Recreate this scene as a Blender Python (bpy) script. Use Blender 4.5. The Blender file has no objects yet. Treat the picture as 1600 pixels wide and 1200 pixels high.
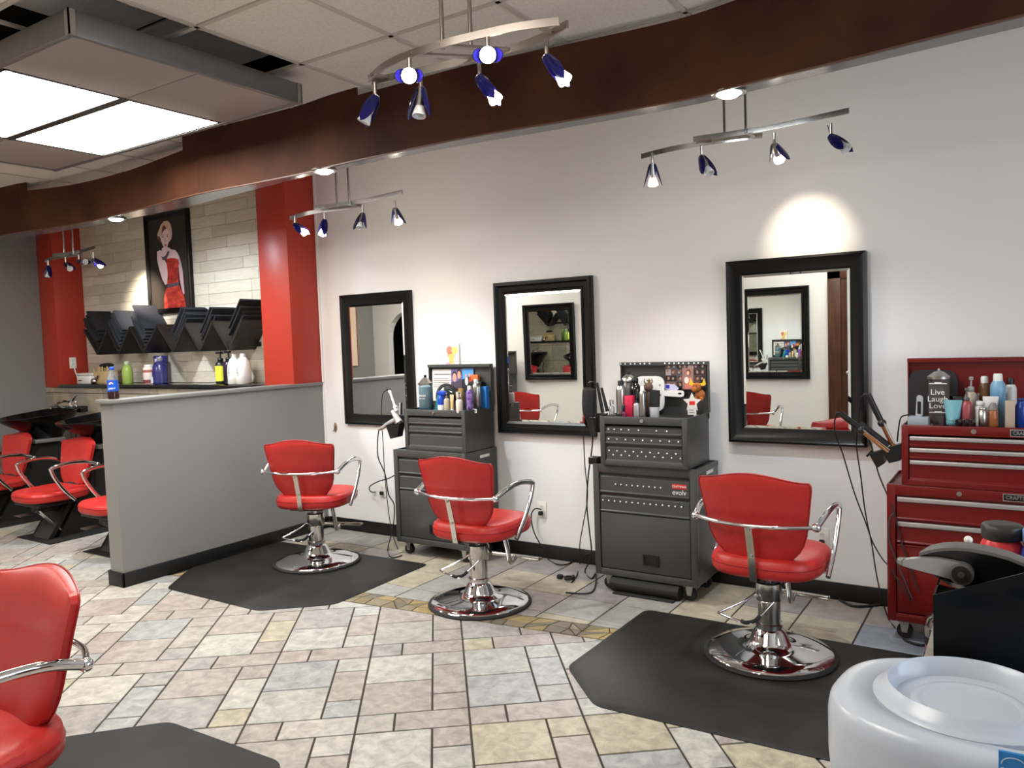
import bpy, bmesh, math, random
from math import sin, cos, pi, radians as RAD
from mathutils import Vector, Matrix

random.seed(7)
S = bpy.context.scene
C = S.collection

# ------------------------------------------------------------------ camera, world, exposure
F_PX, YAW, PITCH, ROLL, CAM_H, CAM_D = 1230.2456, RAD(33.0793), RAD(3.2666), RAD(-1.9753), 1.5328, 4.6588
def _axes():
    fwd = Vector((-sin(YAW) * cos(PITCH), cos(YAW) * cos(PITCH), -sin(PITCH)))
    r = Vector((cos(YAW), sin(YAW), 0)); u = r.cross(fwd)
    return cos(ROLL) * r + sin(ROLL) * u, -sin(ROLL) * r + cos(ROLL) * u, fwd
AX_R, AX_U, AX_F = _axes()
CAM = Vector((0, -CAM_D, CAM_H))
cd = bpy.data.cameras.new('camera'); cam = bpy.data.objects.new('camera', cd); C.objects.link(cam)
cd.sensor_width = 36; cd.lens = 36 * F_PX / 1600; cd.clip_start = 0.02
cam.matrix_world = Matrix(((AX_R.x, AX_U.x, -AX_F.x, CAM.x), (AX_R.y, AX_U.y, -AX_F.y, CAM.y), (AX_R.z, AX_U.z, -AX_F.z, CAM.z), (0, 0, 0, 1)))
S.camera = cam
def project(p):
    d = Vector(p) - CAM; z = d.dot(AX_F)
    return (800 + F_PX * d.dot(AX_R) / z, 600 - F_PX * d.dot(AX_U) / z, z) if z > 0.05 else None
def _ray(px, py): return ((px - 800) / F_PX) * AX_R - ((py - 600) / F_PX) * AX_U + AX_F
def at(px, py, y):            # image pixel cast from the camera onto a plane parallel to the mirror wall
    d = _ray(px, py); t = (y + CAM_D) / d.y; return CAM + d * t
def flo(px, py, z=0.0):       # image pixel cast from the camera onto a level plane
    d = _ray(px, py); t = (z - CAM_H) / d.z; return CAM + d * t

S.view_settings.view_transform = 'Standard'; S.view_settings.look = 'None'
S.view_settings.gamma = 1; S.view_settings.use_curve_mapping = False
S.view_settings.exposure = 1.3
S.cycles.use_denoising = True
S.cycles.max_bounces = 10; S.cycles.diffuse_bounces = 5; S.cycles.glossy_bounces = 6; S.cycles.transmission_bounces = 8
S.cycles.caustics_reflective = False; S.cycles.caustics_refractive = False
S.cycles.sample_clamp_indirect = 6
w = bpy.data.worlds.new('world'); S.world = w; w.use_nodes = True
w.node_tree.nodes['Background'].inputs[0].default_value = (0.75, 0.86, 1, 1)
w.node_tree.nodes['Background'].inputs[1].default_value = 1.0

def area_light(name, loc, rot, sx, sy, e, col):
    l = bpy.data.lights.new(name, 'AREA'); l.shape = 'RECTANGLE'; l.size = sx; l.size_y = sy; l.energy = e; l.color = col
    o = bpy.data.objects.new(name, l); C.objects.link(o); o.location = loc; o.rotation_euler = rot
    return o
def spot_light(name, loc, target, e, col, size=60, blend=0.6, r=0.02):
    l = bpy.data.lights.new(name, 'SPOT'); l.energy = e; l.color = col; l.spot_size = RAD(size); l.spot_blend = blend; l.shadow_soft_size = r
    o = bpy.data.objects.new(name, l); C.objects.link(o); o.location = loc
    o.rotation_euler = (Vector(target) - Vector(loc)).to_track_quat('-Z', 'Y').to_euler()
    return o
WARM = (1.0, 0.86, 0.70); FLUO = (1.0, 0.95, 0.88); COOL = (0.80, 0.90, 1.0)
PANEL_STRENGTH = 11.0       # panels of the ceiling light box and of the added unseen ones
area_light('daylight_window', (1.96, -2.6, 1.55), (0, RAD(90), 0), 1.7, 2.2, 14, COOL)   # storefront window in the right wall

# ------------------------------------------------------------------ materials
def lin(c): return tuple(((x / 255) / 12.92 if x / 255 <= 0.04045 else ((x / 255 + 0.055) / 1.055) ** 2.4) for x in c)
def mat(name, rgb, rough=0.5, metal=0.0, spec=0.5, emit=0.0, noise=0.0, nscale=20, bump=0.0, bscale=200, coat=0.0, trans=0.0, ior=1.45, rgb2=None, stretch=None, raw=False, ecol=None):
    m = bpy.data.materials.new(name); m.use_nodes = True
    nt = m.node_tree; b = nt.nodes['Principled BSDF']; L = nt.links
    col = (*(rgb if raw else lin(rgb)), 1)
    b.inputs['Base Color'].default_value = col; b.inputs['Roughness'].default_value = rough; b.inputs['Metallic'].default_value = metal
    b.inputs['Specular IOR Level'].default_value = spec; b.inputs['IOR'].default_value = ior
    if coat: b.inputs['Coat Weight'].default_value = coat; b.inputs['Coat Roughness'].default_value = 0.08
    if trans: b.inputs['Transmission Weight'].default_value = trans
    if emit: b.inputs['Emission Color'].default_value = (*(ecol or col[:3]), 1); b.inputs['Emission Strength'].default_value = emit
    if noise or rgb2 or bump:
        tc = nt.nodes.new('ShaderNodeTexCoord'); mp = nt.nodes.new('ShaderNodeMapping'); L.new(tc.outputs['Object'], mp.inputs[0])
        if stretch: mp.inputs['Scale'].default_value = stretch
    if noise or rgb2:
        n = nt.nodes.new('ShaderNodeTexNoise'); n.inputs['Scale'].default_value = nscale; n.inputs['Detail'].default_value = 6
        L.new(mp.outputs[0], n.inputs['Vector'])
        r = nt.nodes.new('ShaderNodeValToRGB'); L.new(n.outputs[0], r.inputs[0])
        c2 = lin(rgb2) if rgb2 else tuple(x * (1 - noise) for x in col[:3])
        r.color_ramp.elements[0].position = 0.35; r.color_ramp.elements[1].position = 0.65
        r.color_ramp.elements[0].color = (*c2, 1); r.color_ramp.elements[1].color = col
        L.new(r.outputs[0], b.inputs['Base Color'])
    if bump:
        n2 = nt.nodes.new('ShaderNodeTexNoise'); n2.inputs['Scale'].default_value = bscale; n2.inputs['Detail'].default_value = 3
        L.new(mp.outputs[0], n2.inputs['Vector'])
        bp = nt.nodes.new('ShaderNodeBump'); bp.inputs['Strength'].default_value = bump; bp.inputs['Distance'].default_value = 0.002
        L.new(n2.outputs[0], bp.inputs['Height']); L.new(bp.outputs[0], b.inputs['Normal'])
    return m
def piece_mat(name, stops, rough=0.55, nscale=9, marks=(0.25, 0.5), bump=0.35, stretch=None, spec=0.4):
    # one material for many separate pieces: each picks its colour by its own random value, veined by noise
    m = bpy.data.materials.new(name); m.use_nodes = True; nt = m.node_tree; L = nt.links; b = nt.nodes['Principled BSDF']
    oi = nt.nodes.new('ShaderNodeObjectInfo'); ge = nt.nodes.new('ShaderNodeNewGeometry')
    ad = nt.nodes.new('ShaderNodeMath'); ad.operation = 'ADD'; L.new(oi.outputs['Random'], ad.inputs[0]); L.new(ge.outputs['Random Per Island'], ad.inputs[1])
    fr = nt.nodes.new('ShaderNodeMath'); fr.operation = 'FRACT'; L.new(ad.outputs[0], fr.inputs[0])
    cr = nt.nodes.new('ShaderNodeValToRGB'); cr.color_ramp.interpolation = 'CONSTANT'
    for i, s in enumerate(stops):
        e = cr.color_ramp.elements[i] if i < 2 else cr.color_ramp.elements.new(0.5)
        e.position = i / len(stops); e.color = (*lin(s), 1)
    for i, s in enumerate(stops):
        cr.color_ramp.elements[i].color = (*lin(s), 1)
    L.new(fr.outputs[0], cr.inputs[0])
    ps = ge.outputs['Position']
    mp = nt.nodes.new('ShaderNodeMapping'); L.new(ps, mp.inputs[0])
    if stretch: mp.inputs['Scale'].default_value = stretch
    n = nt.nodes.new('ShaderNodeTexNoise'); n.inputs['Scale'].default_value = nscale; n.inputs['Detail'].default_value = 8; n.inputs['Roughness'].default_value = 0.65
    n.inputs['Distortion'].default_value = 0.6
    L.new(mp.outputs[0], n.inputs['Vector'])
    mr = nt.nodes.new('ShaderNodeMapRange'); L.new(n.outputs[0], mr.inputs[0])
    mr.inputs[1].default_value = 0.3; mr.inputs[2].default_value = 0.7; mr.inputs[3].default_value = 1 - marks[0]; mr.inputs[4].default_value = 1 + marks[1]
    mx = nt.nodes.new('ShaderNodeMix'); mx.data_type = 'RGBA'; mx.blend_type = 'MULTIPLY'; mx.inputs[0].default_value = 1
    L.new(cr.outputs[0], mx.inputs[6]); L.new(mr.outputs[0], mx.inputs[7]); L.new(mx.outputs[2], b.inputs['Base Color'])
    bp = nt.nodes.new('ShaderNodeBump'); bp.inputs['Strength'].default_value = bump; bp.inputs['Distance'].default_value = 0.004
    L.new(n.outputs[0], bp.inputs['Height']); L.new(bp.outputs[0], b.inputs['Normal'])
    b.inputs['Roughness'].default_value = rough; b.inputs['Specular IOR Level'].default_value = spec
    return m

M = {}
M['white_wall'] = mat('white_wall', (224, 221, 218), 0.55, bump=0.12, bscale=160)
M['grey_wall'] = mat('grey_wall', (128, 126, 122), 0.5, bump=0.1, bscale=160)
M['grey_cap'] = mat('grey_cap', (116, 114, 110), 0.45)
M['red_wall'] = mat('red_wall', (172, 54, 38), 0.38, bump=0.08, bscale=160)
M['black_base'] = mat('black_base', (14, 13, 13), 0.45)
M['beam'] = mat('beam', (78, 46, 31), 0.62, spec=.12, rgb2=(54, 31, 20), nscale=2.2, bump=0.15, bscale=40)
M['beam_under'] = mat('beam_under', (92, 90, 90), 0.22, spec=0.8)
M['seam'] = mat('seam', (30, 18, 12), 0.7)
M['tile_ceiling'] = mat('tile_ceiling', (226, 219, 209), 0.9, noise=0.12, nscale=60, bump=0.5, bscale=260)
M['tbar'] = mat('tbar', (190, 182, 170), 0.5)
M['void'] = mat('void', (38, 33, 30), 0.9)
M['box_metal'] = mat('box_metal', (126, 123, 120), 0.42, metal=0.55, noise=0.12, nscale=14)
M['box_panel'] = mat('box_panel', (150, 139, 131), 0.5)
M['grout'] = mat('grout', (58, 50, 43), 0.9)
M['floor_tile'] = piece_mat('floor_tile', [(168, 165, 156), (160, 155, 145), (154, 154, 150), (166, 158, 137), (172, 168, 158), (158, 149, 140), (143, 147, 149), (168, 166, 157), (164, 158, 145), (152, 147, 140)], 0.36, 16, (0.36, 0.3), 0.6)
M['band_tile'] = piece_mat('band_tile', [(150, 146, 138), (132, 134, 142), (144, 134, 126), (160, 150, 130), (126, 132, 140), (148, 142, 132), (138, 130, 126)], 0.36, 10, (0.3, 0.28), 0.55)
M['mosaic'] = piece_mat('mosaic', [(142, 124, 84), (118, 104, 76), (152, 132, 88), (104, 96, 82), (134, 112, 72), (126, 114, 92)], 0.45, 16, (0.2, 0.2), 0.3)
M['stone_tile'] = piece_mat('stone_tile', [(150, 140, 124), (160, 148, 128), (140, 132, 120), (168, 158, 140), (146, 138, 126)], 0.5, 7, (0.22, 0.2), 0.4)
M['plank'] = piece_mat('plank', [(206, 197, 180), (200, 190, 173), (210, 202, 186), (202, 192, 174), (196, 188, 172)], 0.55, 5, (0.16, 0.1), 0.35, stretch=(1.2, 1, 14))
M['red_vinyl'] = mat('red_vinyl', (184, 44, 40), 0.36, noise=0.1, nscale=30, bump=0.22, bscale=420, spec=0.45)
M['red_seam'] = mat('red_seam', (150, 22, 24), 0.45)
M['chrome'] = mat('chrome', (225, 225, 228), 0.06, metal=1)
M['chrome_worn'] = mat('chrome_worn', (200, 196, 190), 0.16, metal=1)
M['brushed'] = mat('brushed', (182, 178, 174), 0.3, metal=1)
M['dark_metal'] = mat('dark_metal', (62, 62, 62), 0.4, metal=0.7)
M['rubber'] = mat('rubber', (26, 25, 24), 0.7)
M['mat_rubber'] = mat('mat_rubber', (36, 34, 31), 0.5, rgb2=(25, 24, 22), nscale=5, bump=0.2, bscale=350, spec=.3)
M['black_gloss'] = mat('black_gloss', (12, 12, 13), 0.08, coat=0.6)
M['black_plastic'] = mat('black_plastic', (20, 20, 21), 0.35)
M['black_matte'] = mat('black_matte', (24, 23, 22), 0.6)
M['frame_black'] = mat('frame_black', (9, 9, 9), 0.3, spec=.35, bump=0.1, bscale=90)
M['mirror'] = mat('mirror', (226, 230, 226), 0.0, metal=1)
M['chest_grey'] = mat('chest_grey', (66, 66, 63), 0.36, spec=0.5)
M['chest_dark'] = mat('chest_dark', (48, 48, 46), 0.4)
M['chest_red'] = mat('chest_red', (104, 16, 12), 0.3, spec=0.5)
M['chest_red_in'] = mat('chest_red_in', (100, 15, 11), 0.35)
M['alu'] = mat('alu', (196, 192, 188), 0.34, metal=0.75)
M['white_plastic'] = mat('white_plastic', (178, 185, 195), 0.25, spec=0.5)
M['white_matte'] = mat('white_matte', (226, 222, 214), 0.6)
M['stud'] = mat('stud', (240, 240, 240), 0.15, spec=0.9)
M['blue_glass'] = mat('blue_glass', (16, 13, 78), 0.12, trans=0.12)
M['bulb'] = mat('bulb', (255, 244, 225), 0.4, emit=26, ecol=(1, .9, .74))
M['bulb_off'] = mat('bulb_off', (205, 205, 205), 0.25, spec=0.8)
M['led'] = mat('led', (235, 245, 255), 0.4, emit=22, ecol=(.84, .93, 1))
M['nickel'] = mat('nickel', (146, 136, 128), 0.32, metal=1)
M['bowl_black'] = mat('bowl_black', (9, 9, 10), 0.16, spec=.3)
M['gold'] = mat('gold', (168, 134, 78), 0.3, metal=0.8)
M['clear'] = mat('clear', (235, 240, 242), 0.03, trans=0.9)
M['counter'] = mat('counter', (122, 114, 106), 0.5, noise=0.2, nscale=60)
M['wood_dark'] = mat('wood_dark', (82, 46, 28), 0.4, rgb2=(58, 30, 18), nscale=6, stretch=(6, 6, .6))
M['silver_grey'] = mat('silver_grey', (136, 132, 128), 0.35, metal=0.5)
def cm(rgb, rough=0.35, metal=0.0, **k):
    key = ('c', rgb, rough, metal, tuple(sorted(k.items())))
    if key not in M: M[key] = mat('paint_%d_%d_%d' % rgb, rgb, rough, metal, **k)
    return M[key]

# ------------------------------------------------------------------ mesh helpers
class MB:
    def __init__(s): s.v = []; s.f = []
    def add(s, vs, fs, mx=None):
        n = len(s.v); s.v += [tuple(mx @ Vector(v)) if mx else tuple(v) for v in vs]; s.f += [tuple(i + n for i in f) for f in fs]; return s
    def box(s, a, b, ch=0.0, mx=None):
        x0, y0, z0 = (min(a[i], b[i]) for i in range(3)); x1, y1, z1 = (max(a[i], b[i]) for i in range(3))
        if ch <= 0:
            vs = [(x, y, z) for z in (z0, z1) for y in (y0, y1) for x in (x0, x1)]
            return s.add(vs, [(0, 2, 3, 1), (4, 5, 7, 6), (0, 1, 5, 4), (2, 6, 7, 3), (0, 4, 6, 2), (1, 3, 7, 5)], mx)
        ch = min(ch, (x1 - x0) * .45, (y1 - y0) * .45, (z1 - z0) * .45)
        bm = bmesh.new(); bmesh.ops.create_cube(bm, size=1)
        for q in bm.verts: q.co = Vector(((x0 + x1) / 2 + q.co.x * (x1 - x0), (y0 + y1) / 2 + q.co.y * (y1 - y0), (z0 + z1) / 2 + q.co.z * (z1 - z0)))
        bmesh.ops.bevel(bm, geom=bm.edges[:], offset=ch, segments=2, affect='EDGES', profile=0.5)
        bm.verts.index_update(); s.add([tuple(q.co) for q in bm.verts], [tuple(q.index for q in f.verts) for f in bm.faces], mx); bm.free(); return s
    def rings(s, rs, cap0=True, cap1=True, closed=False, mx=None):
        n = len(rs[0]); vs = [p for r in rs for p in r]; fs = []
        for k in range(len(rs) - (0 if closed else 1)):
            a = k * n; b = ((k + 1) % len(rs)) * n
            for i in range(n):
                j = (i + 1) % n; fs.append((a + i, a + j, b + j, b + i))
        if not closed:
            if cap0: fs.append(tuple(range(n - 1, -1, -1)))
            if cap1: fs.append(tuple((len(rs) - 1) * n + i for i in range(n)))
        return s.add(vs, fs, mx)
    def lathe(s, prof, n=24, c=(0, 0, 0), mx=None, sx=1, sy=1):
        rs = [[(c[0] + r * cos(2 * pi * i / n) * sx, c[1] + r * sin(2 * pi * i / n) * sy, c[2] + z) for i in range(n)] for r, z in prof]
        return s.rings(rs, prof[0][0] > 1e-6 or True, True, mx=mx)
    def cyl(s, p0, p1, r0, r1=None, n=14):
        r1 = r0 if r1 is None else r1
        p0, p1 = Vector(p0), Vector(p1); q = (p1 - p0).to_track_quat('Z', 'Y').to_matrix()
        rs = [[tuple(p + q @ Vector((r * cos(2 * pi * i / n), r * sin(2 * pi * i / n), 0))) for i in range(n)] for p, r in ((p0, r0), (p1, r1))]
        return s.rings(rs)
    def tube(s, pts, r, n=8, smooth=0, flat=1.0):
        P = [Vector(p) for p in pts]
        if smooth and len(P) > 2: P = catmull(P, smooth)
        rs = []; up = None
        for i, p in enumerate(P):
            t = (P[min(i + 1, len(P) - 1)] - P[max(i - 1, 0)]).normalized()
            if up is None:
                up = t.cross(Vector((0, 0, 1)));
                if up.length < 1e-3: up = Vector((1, 0, 0))
                up.normalize()
            up = (up - t * up.dot(t))
            if up.length < 1e-4: up = t.orthogonal()
            up.normalize(); w = t.cross(up)
            rr = r(i / (len(P) - 1)) if callable(r) else r
            rs.append([tuple(p + (up * cos(2 * pi * k / n) * rr + w * sin(2 * pi * k / n) * rr * flat)) for k in range(n)])
        return s.rings(rs)
    def sphere(s, c, r, n=14, m=8, sx=1, sy=1, sz=1):
        rs = []
        for j in range(1, m):
            a = -pi / 2 + pi * j / m
            rs.append([(c[0] + r * cos(a) * cos(2 * pi * i / n) * sx, c[1] + r * cos(a) * sin(2 * pi * i / n) * sy, c[2] + r * sin(a) * sz) for i in range(n)])
        return s.rings(rs)
    def prism(s, poly, d0, d1, axis='y', mx=None, ch=0.0):
        # poly of 2-D points extruded between d0 and d1 along axis
        def P(a, b, d): return {'y': (a, d, b), 'z': (a, b, d), 'x': (d, a, b)}[axis]
        area = sum(poly[i][0] * poly[(i + 1) % len(poly)][1] - poly[(i + 1) % len(poly)][0] * poly[i][1] for i in range(len(poly)))
        if area < 0: poly = poly[::-1]
        n = len(poly); rs = [[P(a, b, d0) for a, b in poly], [P(a, b, d1) for a, b in poly]]
        flip = (d1 < d0) != (axis == 'y')
        if ch > 0:
            inn = inset(poly, ch); e = ch if d1 > d0 else -ch
            rs = [[P(a, b, d0) for a, b in poly], [P(a, b, d1 - e) for a, b in poly], [P(a, b, d1) for a, b in inn]]
        k = len(s.f); s.rings(rs, mx=mx)
        if flip: s.f[k:] = [f[::-1] for f in s.f[k:]]
        return s
def inset(poly, d):
    out = []; n = len(poly)
    for i in range(n):
        a, b, c = Vector(poly[i - 1]).to_2d(), Vector(poly[i]).to_2d(), Vector(poly[(i + 1) % n]).to_2d()
        u = (b - a); v = (c - b)
        if u.length < 1e-9 or v.length < 1e-9: out.append(tuple(b)); continue
        u.normalize(); v.normalize(); n1 = Vector((-u.y, u.x)); n2 = Vector((-v.y, v.x)); h = n1 + n2
        if h.length < 1e-6: h = n1
        k = d / max(0.35, h.normalized().dot(n1)); h.normalize(); out.append((b.x + h.x * k, b.y + h.y * k))
    return out
def catmull(P, k):
    out = []
    for i in range(len(P) - 1):
        p0, p1, p2, p3 = P[max(i - 1, 0)], P[i], P[i + 1], P[min(i + 2, len(P) - 1)]
        for j in range(k):
            t = j / k
            out.append(0.5 * ((2 * p1) + (p2 - p0) * t + (2 * p0 - 5 * p1 + 4 * p2 - p3) * t * t + (3 * p1 - p0 - 3 * p2 + p3) * t ** 3))
    out.append(P[-1]); return out
def mesh(name, mb, m, ang=38):
    me = bpy.data.meshes.new(name); me.from_pydata(mb.v, [], mb.f)
    bm = bmesh.new(); bm.from_mesh(me); bmesh.ops.recalc_face_normals(bm, faces=bm.faces[:]); bm.to_mesh(me); bm.free()
    if m: me.materials.append(m)
    if ang: me.polygons.foreach_set('use_smooth', [True] * len(me.polygons)); me.set_sharp_from_angle(angle=RAD(ang))
    me.update(); return me
def obj(name, mb, m, parent=None, loc=None, rot=None, ang=38, label=None):
    o = bpy.data.objects.new(name, mesh(name, mb, m, ang)); C.objects.link(o)
    if parent: o.parent = parent
    if loc is not None: o.location = loc
    if rot is not None: o.rotation_euler = rot
    if label: o['label'] = label
    return o
def tag(o, label, cat, group=None):
    o['label'] = label; o['category'] = cat
    if group: o['group'] = group
    return o
def thing(name, label, cat, loc=(0, 0, 0), rz=0, group=None):
    o = bpy.data.objects.new(name, None); o.empty_display_size = 0.05; C.objects.link(o)
    o.location = loc; o.rotation_euler = (0, 0, rz); return tag(o, label, cat, group)
def struct(name, mb, m, parent=None, ang=38, label=None):
    o = obj(name, mb, m, parent, ang=ang)
    if parent is None: o['kind'] = 'structure'
    if label: o['label'] = label
    return o
def dup(root, label, loc, rz, group=None):
    r = root.copy(); C.objects.link(r); r.location = loc; r.rotation_euler = (0, 0, rz); r['label'] = label
    if group: r['group'] = group
    for ch in list(root.children):
        c = ch.copy(); C.objects.link(c); c.parent = r
        for g in ch.children:
            d = g.copy(); C.objects.link(d); d.parent = c
    return r
def text(body, m, parent, loc, rot, size, name='lettering', align='CENTER', ext=0.0006, sx=1.0):
    cu = bpy.data.curves.new(name, 'FONT'); cu.body = body; cu.size = size; cu.extrude = ext; cu.align_x = align; cu.align_y = 'CENTER'
    cu.materials.append(m); cu.resolution_u = 3
    tmp = bpy.data.objects.new('tmp', cu); C.objects.link(tmp)
    me = bpy.data.meshes.new_from_object(tmp.evaluated_get(bpy.context.evaluated_depsgraph_get())); bpy.data.objects.remove(tmp)
    me.name = name
    o = bpy.data.objects.new(name, me); C.objects.link(o); o.parent = parent; o.location = loc; o.rotation_euler = rot; o.scale = (sx, 1, 1); return o
FACE = (RAD(90), 0, 0)       # text facing -Y

# ------------------------------------------------------------------ room shell
XL, XR, YF = -8.81, 2.0, -4.85
XP0, XP1 = -5.07, -4.924          # grey half wall
NICHE_Y = -0.31
ZC = 2.98
m_ = MB().box((XL - .1, 0, 0), (XR + .1, .1, 3.3)); wall_back = struct('wall_back', m_, M['white_wall'])
m_ = MB().box((XL - .1, YF - .1, 0), (XL, 0, 3.3)); wall_left = struct('wall_left', m_, M['grey_wall'])
# opposite wall with an arched opening and a door recess, seen only in the mirrors
ax0, ax1, az = -8.5, -7.55, 1.62
mb = MB()
arc = [(ax0 + (ax1 - ax0) * (1 - cos(pi * i / 16)) / 2, az + 0.42 * sin(pi * i / 16)) for i in range(17)]
mb.prism([(XL, 0), (ax0, 0), (ax0, az)] + [(XL, az)], YF, YF - .12)
for i in range(16):
    mb.prism([arc[i], arc[i + 1], (arc[i + 1][0], 3.3), (arc[i][0], 3.3)], YF, YF - .12)
mb.prism([(XL, az), (ax0, az), (ax0, 3.3), (XL, 3.3)], YF, YF - .12)
mb.box((ax1, YF - .12, 0), (XR, YF, 3.3))
struct('wall_front', mb, M['white_wall'])
struct('wall_hallway', MB().box((ax0 - .6, YF - 1.2, 0), (ax1 + .6, YF - 1.1, 3.3)).box((ax0 - .7, YF - 1.2, 0), (ax0 - .6, YF - .1, 3.3)).box((ax1 + .6, YF - 1.2, 0), (ax1 + .7, YF - .1, 3.3)).box((ax0 - .7, YF - 1.2, 3.2), (ax1 + .7, YF - .1, 3.3)).box((ax0 - .7, YF - 1.2, -.1), (ax1 + .7, YF - .1, -.005)), M['black_base'])
mb = MB()
wy0, wy1, wz0, wz1 = -3.75, -1.4, .65, 2.5
mb.box((XR, YF, 0), (XR + .1, wy0, 3.3)).box((XR, wy1, 0), (XR + .1, 0, 3.3)).box((XR, wy0, 0), (XR + .1, wy1, wz0)).box((XR, wy0, wz1), (XR + .1, wy1, 3.3))
struct('wall_right', mb, M['white_wall'])
win = MB()
for a, b in (((XR + .02, wy0, wz0), (XR + .08, wy0 + .06, wz1)), ((XR + .02, wy1 - .06, wz0), (XR + .08, wy1, wz1)), ((XR + .02, wy0, wz0), (XR + .08, wy1, wz0 + .06)), ((XR + .02, wy0, wz1 - .06), (XR + .08, wy1, wz1)), ((XR + .02, (wy0 + wy1) / 2 - .03, wz0), (XR + .08, (wy0 + wy1) / 2 + .03, wz1))):
    win.box(a, b)
struct('window_1', win, M['dark_metal'])
struct('roof_slab', MB().box((XL - .1, YF - .1, 3.3), (XR + .1, .1, 3.38)), M['void'])

# grey half wall
pony = struct('wall_divider', MB().box((XP0, -1.82, 0.0), (XP1, 0, 1.205)), M['grey_wall'])
obj('cap', MB().box((XP0 - .018, -1.845, 1.205), (XP1 + .016, 0, 1.23), .003), M['grey_cap'], pony)
BB = .095
obj('baseboard', MB().box((XP1, -1.834, 0.0), (XP1 + .014, -.014, BB), .003).box((XP0 - .014, -1.834, 0), (XP1 + .014, -1.82, BB), .003).box((XP0 - .014, -1.82, 0), (XP0, NICHE_Y, BB)), M['black_base'], pony)
struct('baseboard_back', MB().box((XP1 + .014, -.014, 0), (XR, 0, BB), .003), M['black_base'])
struct('baseboard_left', MB().box((XL, YF, 0), (XL + .014, NICHE_Y, BB)), M['black_base'])
obj('corner_bead', MB().box((XP1 + .002, -.012, BB), (XP1 + .02, 0, ZC)), M['white_wall'], wall_back)

# red columns and the low tiled wall under the ledge
def column(name, x0, x1):
    return struct(name, MB().box((x0, NICHE_Y, 1.19), (x1, 0, ZC), .004), M['red_wall'])
column('wall_pillar_right', -5.275, XP1 - .001)
column('wall_pillar_left', XL, -8.5)
low = struct('wall_niche', MB().box((XL, NICHE_Y + .012, 0), (XP0, 0, 1.185)), M['grout'])
ledge = struct('trim_2', MB().box((-8.5, NICHE_Y - .025, 1.19), (-5.275, -.001, 1.222), .004), M['black_gloss'])
tw = .312; x = XL
xs = [XL, -8.655]
while xs[-1] < XP0 - .01: xs.append(min(XP0, xs[-1] + tw))
zs = [0.0, .2, .51, .82, 1.13, 1.188]
tile_mesh = {}
for i in range(len(xs) - 1):
    for j in range(len(zs) - 1):
        wd, ht = round(xs[i + 1] - xs[i], 3), round(zs[j + 1] - zs[j], 3)
        if (wd, ht) not in tile_mesh:
            tile_mesh[(wd, ht)] = mesh('stone_tile', MB().prism([(.003, .003), (wd - .003, .003), (wd - .003, ht - .003), (.003, ht - .003)], .012, -.002, 'y', ch=.002), M['stone_tile'])
        o = bpy.data.objects.new('stone_tile', tile_mesh[(wd, ht)]); C.objects.link(o); o.parent = low; o.location = (xs[i], NICHE_Y + random.uniform(-.001, .001), zs[j])
# whitewashed planks above the ledge
pm = {}; PH = .1028; row = 0; z = 1.222
while z < ZC - .005:
    h = min(PH, ZC - z); x = -8.5 - random.choice((0, .2, .4, .1, .3))
    while x < -5.275:
        L_ = .61; a, b = max(x, -8.5), min(x + L_, -5.275)
        if b - a > .02:
            key = (round(b - a, 3), round(h, 3))
            if key not in pm: pm[key] = mesh('plank', MB().prism([(.0012, .0012), (key[0] - .0012, .0012), (key[0] - .0012, key[1] - .0012), (.0012, key[1] - .0012)], 0, -.009, 'y', ch=.0018), M['plank'])
            o = bpy.data.objects.new('plank', pm[key]); C.objects.link(o); o.parent = wall_back; o.location = (a, random.uniform(-.0008, .0008), z)
        x += L_
    z += h

# ------------------------------------------------------------------ floor
G = .0045
def clip(poly, n, d):        # keep side where n.p <= d
    out = []
    for i in range(len(poly)):
        a, b = poly[i], poly[(i + 1) % len(poly)]
        da, db = n[0] * a[0] + n[1] * a[1] - d, n[0] * b[0] + n[1] * b[1] - d
        if da <= 0: out.append(a)
        if (da < 0) != (db < 0) and abs(da - db) > 1e-12:
            t = da / (da - db); out.append((a[0] + (b[0] - a[0]) * t, a[1] + (b[1] - a[1]) * t))
    return out
def parea(p): return abs(sum(p[i][0] * p[(i + 1) % len(p)][1] - p[(i + 1) % len(p)][0] * p[i][1] for i in range(len(p)))) / 2
floor = struct('floor', MB().box((XL - .1, YF - .1, -.12), (XR + .1, .1, -.004)), M['grout'])
def front_line(x): return -1.314 + .108 * (x + 3.16)
def back_line(x): return -1.138 + .103 * (x + 3.168)
RA = RAD(38.5272); TU, TV = .457, .7618; OX, OY = -4.3258, -2.034
cu_, su_ = cos(RA), sin(RA)
pieces = []      # (poly, material, key)
cellrects = [(0, 0, .1523, .1523), (.1523, 0, .457, .1523), (0, .1523, .3047, .4571), (0, .4571, .3047, .7618), (.3047, .1523, .457, .3047), (.3047, .3047, .457, .6095), (.3047, .6095, .457, .7618)]
for i in range(-14, 26):
    for j in range(-14, 14):
        for k, (u0, v0, u1, v1) in enumerate(cellrects):
            q = [(i * TU + u, j * TV + v) for u, v in ((u0 + G, v0 + G), (u1 - G, v0 + G), (u1 - G, v1 - G), (u0 + G, v1 - G))]
            poly = [(OX + u * cu_ + v * su_, OY + u * su_ - v * cu_) for u, v in q]
            p = poly
            for n, d in (((-1, 0), -XL), ((1, 0), XR), ((0, -1), -YF)): p = clip(p, n, d) if p else p
            if not p: continue
            right = clip(clip(p, (-1, 0), -(XP0 + .07)), (-.108, 1), -1.314 + .108 * 3.16 - G)
            left = clip(clip(p, (1, 0), XP0 + .07), (0, 1), NICHE_Y)
            for pp in (right, left):
                if len(pp) >= 3 and parea(pp) > .0006:
                    whole = abs(parea(pp) - parea(poly)) < 1e-6
                    pieces.append((pp, 'floor_tile', ('m', k) if whole else None))
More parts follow.
